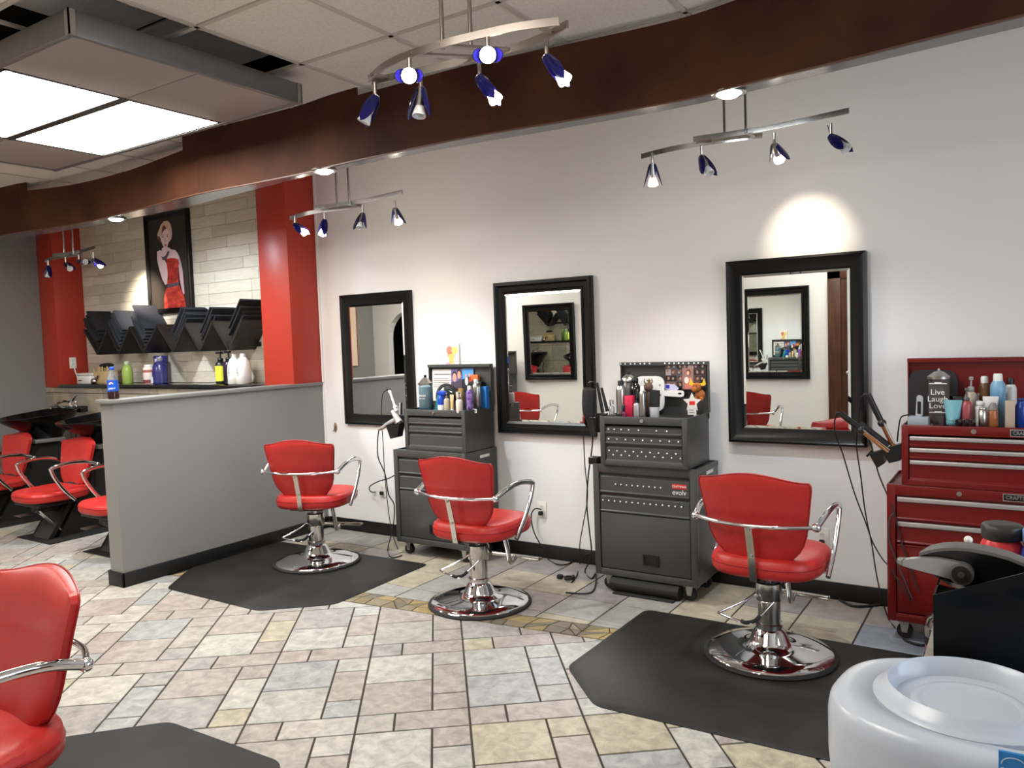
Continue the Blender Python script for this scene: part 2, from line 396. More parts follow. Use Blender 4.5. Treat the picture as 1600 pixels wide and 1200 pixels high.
BS = .3125
for i in range(-20, 12):
    x0, x1 = -.695 + i * BS, -.695 + (i + 1) * BS
    for (y0, y1) in ((-.34, -.014), (-.65, -.34), (-.957, -.65), (-1.27, -.957), (-1.58, -1.27)):
        p = [(x0 + G, y0 + G), (x1 - G, y0 + G), (x1 - G, y1 - G), (x0 + G, y1 - G)]; a0 = parea(p)
        for n, d in (((-1, 0), -XP1), ((1, 0), XR), ((.103, -1), 1.138 - .103 * 3.168 - G)): p = clip(p, n, d) if p else p
        if p and len(p) >= 3 and parea(p) > .0006: pieces.append((p, 'band_tile', None))
# mosaic strip of broken stone
x = XP1 + .02; cols = []
while x < XR:
    f, b = front_line(x), back_line(x); mid = f + (b - f) * random.uniform(.35, .65)
    cols.append((x, f + .004, mid, b - .004, random.uniform(-.03, .03))); x += random.uniform(.07, .12)
for i in range(len(cols) - 1):
    A, B = cols[i], cols[i + 1]
    ja, jb = A[4], B[4]
    lowq = [(A[0] + ja * .3, A[1]), (B[0] + jb * .3, B[1]), (B[0] + jb, B[2]), (A[0] + ja, A[2])]
    upq = [(A[0] + ja, A[2]), (B[0] + jb, B[2]), (B[0] - jb * .3, B[3]), (A[0] - ja * .3, A[3])]
    for q in (lowq, upq):
        r = random.random()
        parts = [[q[0], q[1], q[2]], [q[0], q[2], q[3]]] if r < .25 else [[q[0], q[1], q[3]], [q[1], q[2], q[3]]] if r < .5 else [q]
        for pp in parts: pieces.append((inset(pp, .003), 'mosaic', None))
def pix_area(poly):
    pts = [project((a, b, 0)) for a, b in poly]
    if any(q is None for q in pts): return 0
    cx = sum(q[0] for q in pts) / len(pts); cy = sum(q[1] for q in pts) / len(pts)
    if not (-40 < cx < 1640 and 0 < cy < 1260): return 0
    return parea([(q[0], q[1]) for q in pts])
def tile_geo(poly, cx, cy):
    q = [(a - cx, b - cy) for a, b in poly]
    return MB().prism(q, -.006, 0.0, 'z', ch=.0015)
for kind, nm, stuffname in (('floor_tile', 'floor_tile', 'far_floor_tiles'), ('band_tile', 'band_tile', 'far_band_tiles'), ('mosaic', 'mosaic_stone', 'far_mosaic_stones')):
    lst = [(pix_area(p), p, k) for p, kd, k in pieces if kd == kind]; lst.sort(key=lambda t: -t[0])
    cut = {'floor_tile': 285, 'band_tile': 90, 'mosaic': 120}[kind]; rest = MB(); shared = {}
    for n_, (a, p, k) in enumerate(lst):
        cx = sum(q[0] for q in p) / len(p); cy = sum(q[1] for q in p) / len(p); dz = random.uniform(-.0008, .0004)
        if n_ < cut and a > 20:
            if k is not None and k in shared: me = shared[k]
            else:
                me = mesh(nm, tile_geo(p, cx, cy), M[kind], 20)
                if k is not None: shared[k] = me
            o = bpy.data.objects.new(nm, me); C.objects.link(o); o.parent = floor; o.location = (cx, cy, dz)
        else:
            g = tile_geo(p, 0, 0); g.v = [(v[0], v[1], v[2] + dz) for v in g.v]; rest.add(g.v, g.f)
    if rest.v:
        o = obj(stuffname, rest, M[kind], floor, ang=20); o['kind'] = 'stuff'

# ------------------------------------------------------------------ ceiling: tiles on a 0.61 m grid, with an open bay above the light box
GX0, GY0, GS = -3.115, -1.755, .61
ceiling = struct('ceiling', MB().box((XL, YF, 3.26), (XR, 0, 3.3)), M['void'])
open_cells = set()
bar = MB(); cmesh = {}
gxs = [GX0 + GS * i for i in range(-10, 10)]; gys = [GY0 + GS * j for j in range(-6, 4)]
for i, gx in enumerate(gxs):
    if XL < gx < XR: bar.box((gx - .012, YF, ZC - .004), (gx + .012, 0, ZC + .008))
    for j, gy in enumerate(gys):
        a0, a1, b0, b1 = max(gx, XL), min(gx + GS, XR), max(gy, YF), min(gy + GS, 0)
        if a1 - a0 < .03 or b1 - b0 < .03: continue
        lift = .085 if -3.8 < gx < -3.2 and gy < GY0 - .1 and gy > -3.2 else 0        # tiles pushed up beside the light box
        if gx < -3.8 and gx > -5.6 and -3.2 < gy < GY0 - .1: continue
        key = (round(a1 - a0, 3), round(b1 - b0, 3))
        if key not in cmesh:
            cmesh[key] = mesh('ceiling_tile', MB().prism([(.013, .013), (key[0] - .013, .013), (key[0] - .013, key[1] - .013), (.013, key[1] - .013)], .012, 0, 'z', ch=.003), M['tile_ceiling'])
        o = bpy.data.objects.new('ceiling_tile', cmesh[key]); C.objects.link(o); o.parent = ceiling; o.location = (a0, b0, ZC + lift + random.uniform(0, .002))
for gy in gys:
    if YF < gy < 0: bar.box((XL, gy - .012, ZC - .004), (XR, gy + .012, ZC + .008))
obj('grid_bar', bar, M['tbar'], ceiling)

# ------------------------------------------------------------------ serpentine brown beam
ZB = 2.585
FR = [(-8.81, -1.36), (-7.85, -1.305), (-7.43, -1.285), (-7.1, -1.268), (-6.735, -1.215), (-6.33, -1.188), (-5.95, -1.195), (-5.59, -1.222), (-5.08, -1.272), (-4.63, -1.305), (-4.12, -1.285), (-3.63, -1.28), (-3.39, -1.305), (-2.97, -1.313), (-2.5, -1.314), (-2.27, -1.30), (-1.8, -1.243), (-1.49, -1.212), (-1.26, -1.203), (-1.0, -1.245), (-.637, -1.288), (0, -1.376), (.8, -1.42), (2.0, -1.36)]
BK = [(-8.81, -1.14), (-7.89, -1.078), (-7.27, -1.046), (-6.62, -1.026), (-5.76, -1.018), (-5.0, -1.045), (-4.32, -1.115), (-3.71, -1.175), (-3.365, -1.19), (-2.635, -1.17), (-1.88, -1.10), (-1.31, -1.068), (-1.03, -1.097), (-.665, -1.143), (0, -1.221), (.8, -1.27), (2.0, -1.22)]
def interp(T, x):
    P = [Vector((a, b)) for a, b in T]
    for i in range(len(T) - 1):
        if T[i][0] <= x <= T[i + 1][0]:
            x0, y0 = T[i]; x1, y1 = T[i + 1]; t = (x - x0) / (x1 - x0)
            m0 = (T[i + 1][1] - T[max(i - 1, 0)][1]) / (T[i + 1][0] - T[max(i - 1, 0)][0]) * (x1 - x0)
            m1 = (T[min(i + 2, len(T) - 1)][1] - y0) / (T[min(i + 2, len(T) - 1)][0] - x0) * (x1 - x0)
            return (2 * t ** 3 - 3 * t * t + 1) * y0 + (t ** 3 - 2 * t * t + t) * m0 + (-2 * t ** 3 + 3 * t * t) * y1 + (t ** 3 - t * t) * m1
    return T[-1][1] if x > T[-1][0] else T[0][1]
def beam_top(x):
    if x < -7.0: return ZC
    if x < -4.79: return 2.878 + .035 * ((x + 5.6) / 1.4) ** 2 if x < -5.6 else 2.874 + .016 * ((x + 5.6) / .8) ** 2
    if x < -3.16: return ZC
    return 2.935
def strip(x0, x1, fn):
    n = max(2, int((x1 - x0) / .06)); return [fn(x0 + (x1 - x0) * i / n) for i in range(n + 1)]
beam = bpy.data.objects.new('trim_1', None); C.objects.link(beam); beam['kind'] = 'structure'; beam['label'] = 'serpentine dark brown ceiling beam with grey underside above the styling stations'
def lam(x0, x1, yf, yb, z0, z1):
    rs = []
    for x in [x0 + (x1 - x0) * i / max(2, int((x1 - x0) / .05)) for i in range(max(2, int((x1 - x0) / .05)) + 1)]:
        a, b, c, d = yf(x), yb(x), z0(x), z1(x); rs.append([(x, a, c), (x, b, c), (x, b, d), (x, a, d)])
    return MB().rings(rs)
FRx = lambda x: interp(FR, x); BKx = lambda x: interp(BK, x)
cuts = [XL, -7.1, -7.0, -4.79, -4.63, -3.16, -2.27, XR]
for a, b in ((XL, -7.102), (-7.098, -7.0), (-7.0, -4.79), (-4.79, -4.632), (-4.628, -3.16), (-3.16, -2.272), (-2.268, XR)):
    obj('panel', lam(a, b, lambda x: FRx(x), lambda x: FRx(x) + .012, lambda x: ZB - .006, lambda x: beam_top((a + b) / 2 if b - a < .3 else min(max(x, a + 1e-4), b - 1e-4))), M['beam'], beam)
obj('soffit', lam(XL, XR, lambda x: FRx(x) + .012, lambda x: BKx(x), lambda x: ZB, lambda x: ZB + .02), M['beam_under'], beam)
obj('back_panel', lam(XL, XR, lambda x: BKx(x) - .012, lambda x: BKx(x), lambda x: ZB + .02, lambda x: 2.86), M['beam_under'], beam)
obj('seam_strip', MB().box((-2.273, FRx(-2.27) - .001, ZB), (-2.267, FRx(-2.27) + .014, 2.935)).box((-4.633, FRx(-4.63) - .001, ZB), (-4.627, FRx(-4.63) + .014, ZC)).box((-7.103, FRx(-7.1) - .001, ZB), (-7.097, FRx(-7.1) + .014, ZC)), M['seam'], beam)
obj('bottom_lip', lam(XL, XR, lambda x: FRx(x) - .002, lambda x: FRx(x) + .013, lambda x: ZB - .012, lambda x: ZB - .005), mat('beam_lip', (88, 54, 36), .45), beam)
# recessed downlights
rim_me = mesh('rim', MB().rings([[(r * cos(2 * pi * i / 28), r * sin(2 * pi * i / 28), z) for i in range(28)] for r, z in ((.074, 0), (.076, -.008), (.07, -.012), (.056, -.010), (.05, .0))], False, False), M['brushed'])
lens_me = mesh('lens', MB().lathe([(.052, .004), (.05, -.012), (.035, -.022), (.0005, -.026)], 24), M['led'])
for (px, py), lab, e in (((1136.5, 143.7), 'round white downlight in the beam underside above the largest mirror', 45), ((499, 265), 'round white downlight in the beam underside beside the right red column', 75), ((193, 343), 'round white downlight in the beam underside left of the framed portrait', 100)):
    p = flo(px, py, ZB - .005); p.y = (FRx(p.x) + BKx(p.x)) / 2 + .004
    t = thing('recessed_downlight', lab, 'downlight', (p.x, p.y, ZB), 0, 'beam downlights')
    for me in (rim_me, lens_me):
        o = bpy.data.objects.new(me.name.split('.')[0], me); C.objects.link(o); o.parent = t
    spot_light('downlight_beam', (p.x, p.y, ZB - .03), (p.x, p.y + (.55 if e > 90 else .12), .6), e, COOL, 160 if e > 90 else 120, 1.0 if e > 90 else .6, .045)

# ------------------------------------------------------------------ suspended fluorescent light box, plus two added unseen ones
def light_box(x0, y0, label, pan=True):
    LX, LY = 2.49, 1.22; zb, zt = 2.82, 2.922
    t = thing('light_box', label, 'ceiling light', (x0, y0, zb), 0)
    fr = MB(); th = .03; H = zt - zb
    fr.box((0, 0, 0), (LX, th, H), .003).box((0, LY - th, 0), (LX, LY, H), .003).box((0, th, 0), (th, LY - th, H), .003).box((LX - th, th, 0), (LX, LY - th, H), .003)
    obj('frame', fr, M['box_metal'], t)
    for cx in (0, LX):
        for cy in (0, LY):
            sx, sy = (1 if cx == 0 else -1), (1 if cy == 0 else -1)
            obj('corner_bracket', MB().box((cx - sx * .002, cy - sy * .002, -.001), (cx + sx * .028, cy + sy * .004, H + .001)).box((cx - sx * .002, cy - sy * .002, -.001), (cx + sx * .004, cy + sy * .028, H + .001)), M['brushed'], t)
    for a, b in ((.03, .63), (1.865, LX - .03)):
        for c, d in ((.03, .607), (.613, LY - .03)): obj('blank_panel', MB().box((a, c, .004), (b, d, .012), .002), M['box_panel'], t)
    obj('back', MB().box((.02, .02, H - .012), (LX - .02, LY - .02, H - .002)), M['void'], t)
    for c, d in ((.055, .585), (.645, LY - .04)):
        obj('lamp_panel', MB().box((.655, c, .006), (1.84, d, .011)), M['lamp_panel' if pan else 'fill_panel_dim'], t)
    obj('divider_bar', MB().box((.63, .588, .002), (1.865, .642, .012)).box((.63, .03, .004), (.655, LY - .03, .012)).box((1.84, .03, .004), (1.865, LY - .03, .012)).box((.63, .03, .004), (1.865, .055, .012)).box((.63, LY - .04, .004), (1.865, LY - .03, .012)), M['dark_metal'], t)
    return t
def lamp_mat(strength):
    m = bpy.data.materials.new('lamp_panel'); m.use_nodes = True; nt = m.node_tree; b = nt.nodes['Principled BSDF']
    tc = nt.nodes.new('ShaderNodeTexCoord'); br = nt.nodes.new('ShaderNodeTexBrick'); nt.links.new(tc.outputs['Object'], br.inputs[0])
    br.inputs['Color1'].default_value = br.inputs['Color2'].default_value = (1, .955, .885, 1); br.inputs['Mortar'].default_value = (.012, .0115, .011, 1)
    br.inputs['Scale'].default_value = 1; br.inputs['Brick Width'].default_value = .38; br.inputs['Row Height'].default_value = .1; br.inputs['Mortar Size'].default_value = .0016
    br.inputs['Mortar Smooth'].default_value = 0
    nt.links.new(br.outputs[0], b.inputs['Emission Color']); b.inputs['Emission Strength'].default_value = strength; b.inputs['Base Color'].default_value = (.9, .9, .9, 1); return m
M['lamp_panel'] = lamp_mat(PANEL_STRENGTH); M['fill_panel_dim'] = lamp_mat(PANEL_STRENGTH * .55)
light_box(-5.71, -2.885, 'long grey framed light box with two glowing panels hanging under the ceiling')
light_box(-2.9, -4.42, 'added unseen light box near the front wall brightening the padded chair', False)  # out of view, added as fill light for the lower left chair
light_box(-8.0, -4.3, 'added unseen light box near the front wall brightening the wash area')  # out of view, added to put more light on the wash side

# ------------------------------------------------------------------ styling chairs
def back_mesh(w=.25, hump=.036):
    NU, NV = 18, 16; zb, H = .452, .418
    def hw(v):
        base = .185 + (w - .185) * min(1, v / .95) ** .85
        k = min(1.0, v / .42); return max(.03, base * (1 - (1 - k) ** 2.3) ** .5) * (1 - .045 * max(0, (v - .93) / .07) ** 2)
    def surf(u, v, side):
        ue = u; e = max(abs(u), 0); ev = abs(2 * v - 1)
        puff = (1 - e ** 5) * (1 - ev ** 9)
        x = ue * hw(v); z = zb + v * (H - .008 + hump * (1 - u * u) ** 2.1) - .0 * u
        yc = -.15 - .105 * v ** 1.15 + .055 * u * u * (.35 + .65 * v)
        y = yc + (.012 + .03 * puff if side > 0 else -.012 - .012 * puff)
        return (x, y, z)
    rs = []
    us = [-cos(pi * i / NU) for i in range(NU + 1)]
    vs = [(1 - cos(pi * j / NV)) / 2 for j in range(NV + 1)]
    mb = MB(); F = [[surf(u, v, 1) for u in us] for v in vs]; B = [[surf(u, v, -1) for u in us] for v in vs]
    n = NU + 1
    mb.add([p for r in F for p in r], [(j * n + i, j * n + i + 1, (j + 1) * n + i + 1, (j + 1) * n + i) for j in range(NV) for i in range(NU)])
    mb.add([p for r in B for p in r], [(j * n + i, (j + 1) * n + i, (j + 1) * n + i + 1, j * n + i + 1) for j in range(NV) for i in range(NU)])
    # border strip joining front and rear skins
    loop = [(0, i) for i in range(NU)] + [(j, NU) for j in range(NV)] + [(NV, i) for i in range(NU, 0, -1)] + [(j, 0) for j in range(NV, 0, -1)]
    off = len(B) * n; k = len(loop)
    for q in range(k):
        a, b = loop[q], loop[(q + 1) % k]; ia, ib = a[0] * n + a[1], b[0] * n + b[1]
        mb.f.append((ia, ib, ib + off, ia + off))
    edge = [F[j][i] for j, i in loop]; redge = [B[j][i] for j, i in loop]
    return mb, edge, redge
def sq_ring(hx, hy, cx, cy, z, n=36, e=3.0):
    out = []
    for i in range(n):
        t = 2 * pi * i / n; c, s_ = cos(t), sin(t)
        out.append((cx + hx * math.copysign(abs(c) ** (2 / e), c), cy + hy * math.copysign(abs(s_) ** (2 / e), s_), z(c, s_) if callable(z) else z))
    return out
BACK, EDGE, REDGE = back_mesh()
def weld(mb):
    bm = bmesh.new(); me = bpy.data.meshes.new('tmp'); me.from_pydata(mb.v, [], mb.f); bm.from_mesh(me)
    bmesh.ops.remove_doubles(bm, verts=bm.verts[:], dist=.0004); o = MB(); bm.verts.index_update()
    o.v = [tuple(v.co) for v in bm.verts]; o.f = [tuple(v.index for v in f.verts) for f in bm.faces]; bm.free(); bpy.data.meshes.remove(me); return o
BACK = weld(BACK)
SEAT = MB().rings([sq_ring(.25 * a, .265 * a, 0, .055 + (1 - a) * .0, z, 40, 3.2) for a, z in ((.86, .408), (.955, .412), (1.0, .43), (1.0, .455))] +
                  [sq_ring(.25 * a, .265 * a, 0, .055, (lambda c, s_, zz=z, aa=a: zz + .012 * max(0, -s_) * aa), 40, 3.2) for a, z in ((.985, .478), (.93, .492), (.8, .498), (.5, .494), (.2, .491))])
SEAT_ME = mesh('seat', SEAT, M['red_vinyl'], 60); BACK_ME = mesh('backrest', BACK, M['red_vinyl'], 60)
PIPE_ME = mesh('piping', MB().tube(REDGE + REDGE[:1], .0035, 6), M['red_seam'], 60)
SEATPIPE_ME = mesh('piping', MB().tube([(a[0] * 1.003, a[1] * 1.0 + .0, a[2]) for a in sq_ring(.25, .265, 0, .055, .462, 40, 3.2)] + [sq_ring(.25, .265, 0, .055, .462, 40, 3.2)[0]], .003, 6), M['red_seam'], 60)
def arm_mb(s):
    return MB().tube([(s * .27, -.205, .675), (s * .285, -.10, .712), (s * .285, .03, .722), (s * .28, .14, .708), (s * .277, .185, .694)], .0125, 10, 5, 1.25).tube(
        [(s * .277, .187, .70), (s * .276, .16, .62), (s * .272, .085, .50), (s * .266, .0, .405)], .011, 10, 5, 1.35).cyl((s * .266, .02, .425), (s * .2, .02, .415), .008, n=8)
BASE_ME = mesh('base_disc', MB().lathe([(.283, .010), (.285, .017), (.278, .024), (.22, .036), (.15, .046), (.105, .056), (.088, .075), (.072, .115), (.058, .128), (.058, .14), (.001, .141)], 56), M['chrome'], 40)
RING_ME = mesh('rubber_ring', MB().lathe([(.001, .0), (.298, .0), (.304, .006), (.300, .014), (.286, .017), (.001, .015)], 56), M['rubber'], 40)
POLE_ME = mesh('column', MB().lathe([(.062, .14), (.062, .152), (.052, .156), (.052, .345), (.001, .346)], 28).cyl((0, 0, .34), (0, 0, .40), .018), M['chrome_worn'], 40)
SLEEVE_ME = mesh('pump_collar', MB().lathe([(.058, .262), (.061, .268), (.061, .345), (.054, .352), (.001, .353)], 24).box((-.03, .035, .28), (.03, .075, .335), .006), M['chrome_worn'], 40)
PLATE_ME = mesh('seat_plate', MB().box((-.12, -.14, .392), (.12, .16, .41), .003).box((-.05, -.05, .37), (.05, .05, .395)), M['dark_metal'], 30)
BBAR_ME = mesh('back_bar', MB().tube([(-.27, -.205, .675), (-.14, -.262, .672), (0, -.278, .670), (.14, -.262, .672), (.27, -.205, .675)], .0095, 10, 6), M['chrome'], 60)
BALL_ME = [mesh('ball_joint', MB().sphere((s * .27, -.205, .675), .020, 16, 10), M['chrome'], 60) for s in (-1, 1)]
ARM_ME = [mesh('armrest', arm_mb(s), M['chrome'], 50) for s in (-1, 1)]
STRAP_ME = mesh('back_strap', MB().rings([[(-.016 * k, y, z), (.016 * k, y, z), (.016 * k, y - .006, z), (-.016 * k, y - .006, z)] for y, z, k in ((-.279, .675, 1), (-.262, .62, 1), (-.236, .52, 1), (-.222, .44, 1.02), (-.212, .404, 1.05), (-.10, .396, 1.05))]), M['chrome_worn'], 30)
SCREW_ME = [mesh('screw', MB().cyl((0, y + .003, z), (0, y - .004, z), .008, n=12), M['brushed']) for y, z in ((-.282, .652), (-.246, .525))]
FOOT_ME = mesh('footrest', MB().tube([(0, .2, .40), (0, .27, .36), (.0, .315, .24), (.0, .335, .165), (.0, .36, .15), (0, .40, .165)], .014, 10, 5, 1.3).tube([(-.17, .41, .172), (.17, .41, .172)], .013, 10).cyl((-.17, .44, .168), (.17, .44, .168), .008), M['chrome_worn'], 50)
LEVER_ME = mesh('pump_lever', MB().tube([(-.045, .02, .30), (-.10, -.03, .25), (-.2, -.085, .195), (-.205, -.10, .192), (-.15, -.125, .188), (-.06, -.145, .185), (-.03, -.12, .19), (.03, -.05, .26), (.05, -.01, .30)], .0058, 8, 4), M['chrome'], 60)
GRIP_ME = mesh('lever_grip', MB().tube([(-.085, -.139, .186), (-.06, -.1455, .185), (-.03, -.12, .19), (-.012, -.098, .21)], .0095, 8, 4), M['rubber'], 60)
def part(me, parent, label=None):
    o = bpy.data.objects.new(me.name.split('.')[0], me); C.objects.link(o); o.parent = parent
    if label: o['label'] = label
    return o
def chair_top(t):
    s = part(SEAT_ME, t); part(SEATPIPE_ME, s)
    b = part(BACK_ME, t); part(PIPE_ME, b)
    for i in (0, 1): part(ARM_ME[i], t); part(BALL_ME[i], t)
    part(BBAR_ME, t)
    st = part(STRAP_ME, t)
    for me in SCREW_ME: part(me, st)
MATS_H = .012
chair0 = thing('styling_chair', 'red styling chair on the black mat nearest the water dispenser, under the largest mirror', 'chair', (-1.0, -.98, MATS_H), RAD(-2), 'red hydraulic styling chairs')
chair_top(chair0)
for me in (BASE_ME, RING_ME, POLE_ME, SLEEVE_ME, PLATE_ME, FOOT_ME): part(me, chair0)
lv = part(LEVER_ME, chair0); part(GRIP_ME, lv)
dup(chair0, 'red styling chair standing on bare tile between the two rubber mats', (-2.665, -.99, 0), RAD(1))
dup(chair0, 'red styling chair on the rubber mat beside the grey half wall', (-4.18, -.835, MATS_H), RAD(22))
dup(chair0, 'large red chair cut off by the picture edge, its padded front towards the camera', (-2.42, -3.74, MATS_H), RAD(178))
dup(chair0, 'red styling chair in front of the grey tool chest on the front wall', (-5.08, -3.6, 0), RAD(182))

# ------------------------------------------------------------------ anti-fatigue mats
def floor_mat(poly, label):
    t = MB(); a = inset(poly, .03)
    t.rings([[(x, y, 0.0) for x, y in poly], [(x, y, .003) for x, y in poly], [(x, y, MATS_H) for x, y in a]])
    tag(obj('floor_mat', t, M['mat_rubber'], ang=20), label, 'mat', 'black rubber floor mats')
def rnd(poly, r=.05, n=4):
    out = []
    for i in range(len(poly)):
        a, b, c = (Vector(poly[k % len(poly)]).to_2d() for k in (i - 1, i, i + 1))
        p = b + (a - b).normalized() * min(r, (a - b).length * .4); q = b + (c - b).normalized() * min(r, (c - b).length * .4)
        for k in range(n + 1):
            t = k / n; out.append(tuple((1 - t) ** 2 * p + 2 * t * (1 - t) * b + t * t * q))
    return out
floor_mat(rnd([(-4.64, -1.706), (-3.745, -1.713), (-3.415, -1.419), (-3.44, -.51), (-4.90, -.54), (-4.90, -1.36)]), 'black eight-sided rubber mat along the foot of the grey half wall')
floor_mat(rnd([(-1.78, -1.54), (-1.49, -1.83), (-.53, -1.80), (-.2, -1.5), (-.2, -.66), (-1.765, -.665)]), 'black rubber mat in front of the red tool cabinet with a cut corner')
floor_mat(rnd([(-3.2, -3.137), (-2.93, -2.838), (-2.30, -2.822), (-2.0, -3.1), (-2.0, -4.3), (-3.2, -4.3)], .03), 'dark rubber mat under the padded chair at the lower left')

# ------------------------------------------------------------------ mirrors
def wall_mirror(x0, x1, z0, z1, fw, label, y=0, facing=-1, rot=0, tilt=0, depth=.045, profile=0, fmat=None):
    t = thing('wall_mirror', label, 'mirror', ((x0 + x1) / 2, y, z0), 0 if facing < 0 else pi, 'black framed wall mirrors')
    t.rotation_euler = (tilt, 0, (0 if facing < 0 else pi) + rot)
    W, H = x1 - x0, z1 - z0
    prof = {0: [(0, 0), (0, -depth), (.15, -depth - .006), (.55, -depth * .75), (.9, -depth * .6), (1, -depth * .45), (1, 0)],
            1: [(0, 0), (0, -depth * .75), (.1, -depth), (.28, -depth), (.42, -depth * .62), (.75, -depth * .5), (.82, -depth * .65), (1, -depth * .5), (1, 0)],
            2: [(0, 0), (0, -depth), (1, -depth), (1, 0)]}[profile]
    rs = []
    for u, yy in prof:
        d = u * fw; rs.append([(-W / 2 + d, yy, d), (W / 2 - d, yy, d), (W / 2 - d, yy, H - d), (-W / 2 + d, yy, H - d)])
    obj('frame', MB().rings(rs, closed=True), fmat or M['frame_black'], t, ang=25)
    obj('backing', MB().box((-W / 2 + .01, -.006, .01), (W / 2 - .01, -.001, H - .01)), M['black_matte'], t)
    g = fw - .004; by = -depth * .4; bw = .018
    bev = [[(-W / 2 + g + d, yy, g + d), (W / 2 - g - d, yy, g + d), (W / 2 - g - d, yy, H - g - d), (-W / 2 + g + d, yy, H - g - d)] for d, yy in ((0, by), (bw, by - .0025))]
    obj('glass', MB().rings([bev[1]], False, True) if profile == 2 else MB().rings(bev, False, True), M['mirror'], t, ang=1)
    return t
def quad_glass_fix(): pass
wall_mirror(-4.66, -3.915, .888, 1.932, .085, 'narrow looking wall mirror in a flat black frame beside the half wall', profile=0, depth=.03)
wall_mirror(-3.142, -2.37, .868, 1.93, .085, 'wall mirror in a ridged black frame between the two grey tool chests', profile=1, depth=.05)
wall_mirror(-1.472, -.712, .878, 1.942, .085, 'largest wall mirror in a smooth black frame, between grey chest and red chest', profile=0, depth=.055)
wall_mirror(-2.85, -2.06, .955, 2.03, .085, 'black framed mirror on the front wall opposite the largest mirror', y=YF, facing=1, profile=1)
wall_mirror(-5.90, -5.10, .95, 2.0, .085, 'black framed mirror on the front wall beside the grey tool chest', y=YF + .012, facing=1, profile=1, rot=RAD(-1.7), tilt=RAD(1.6))

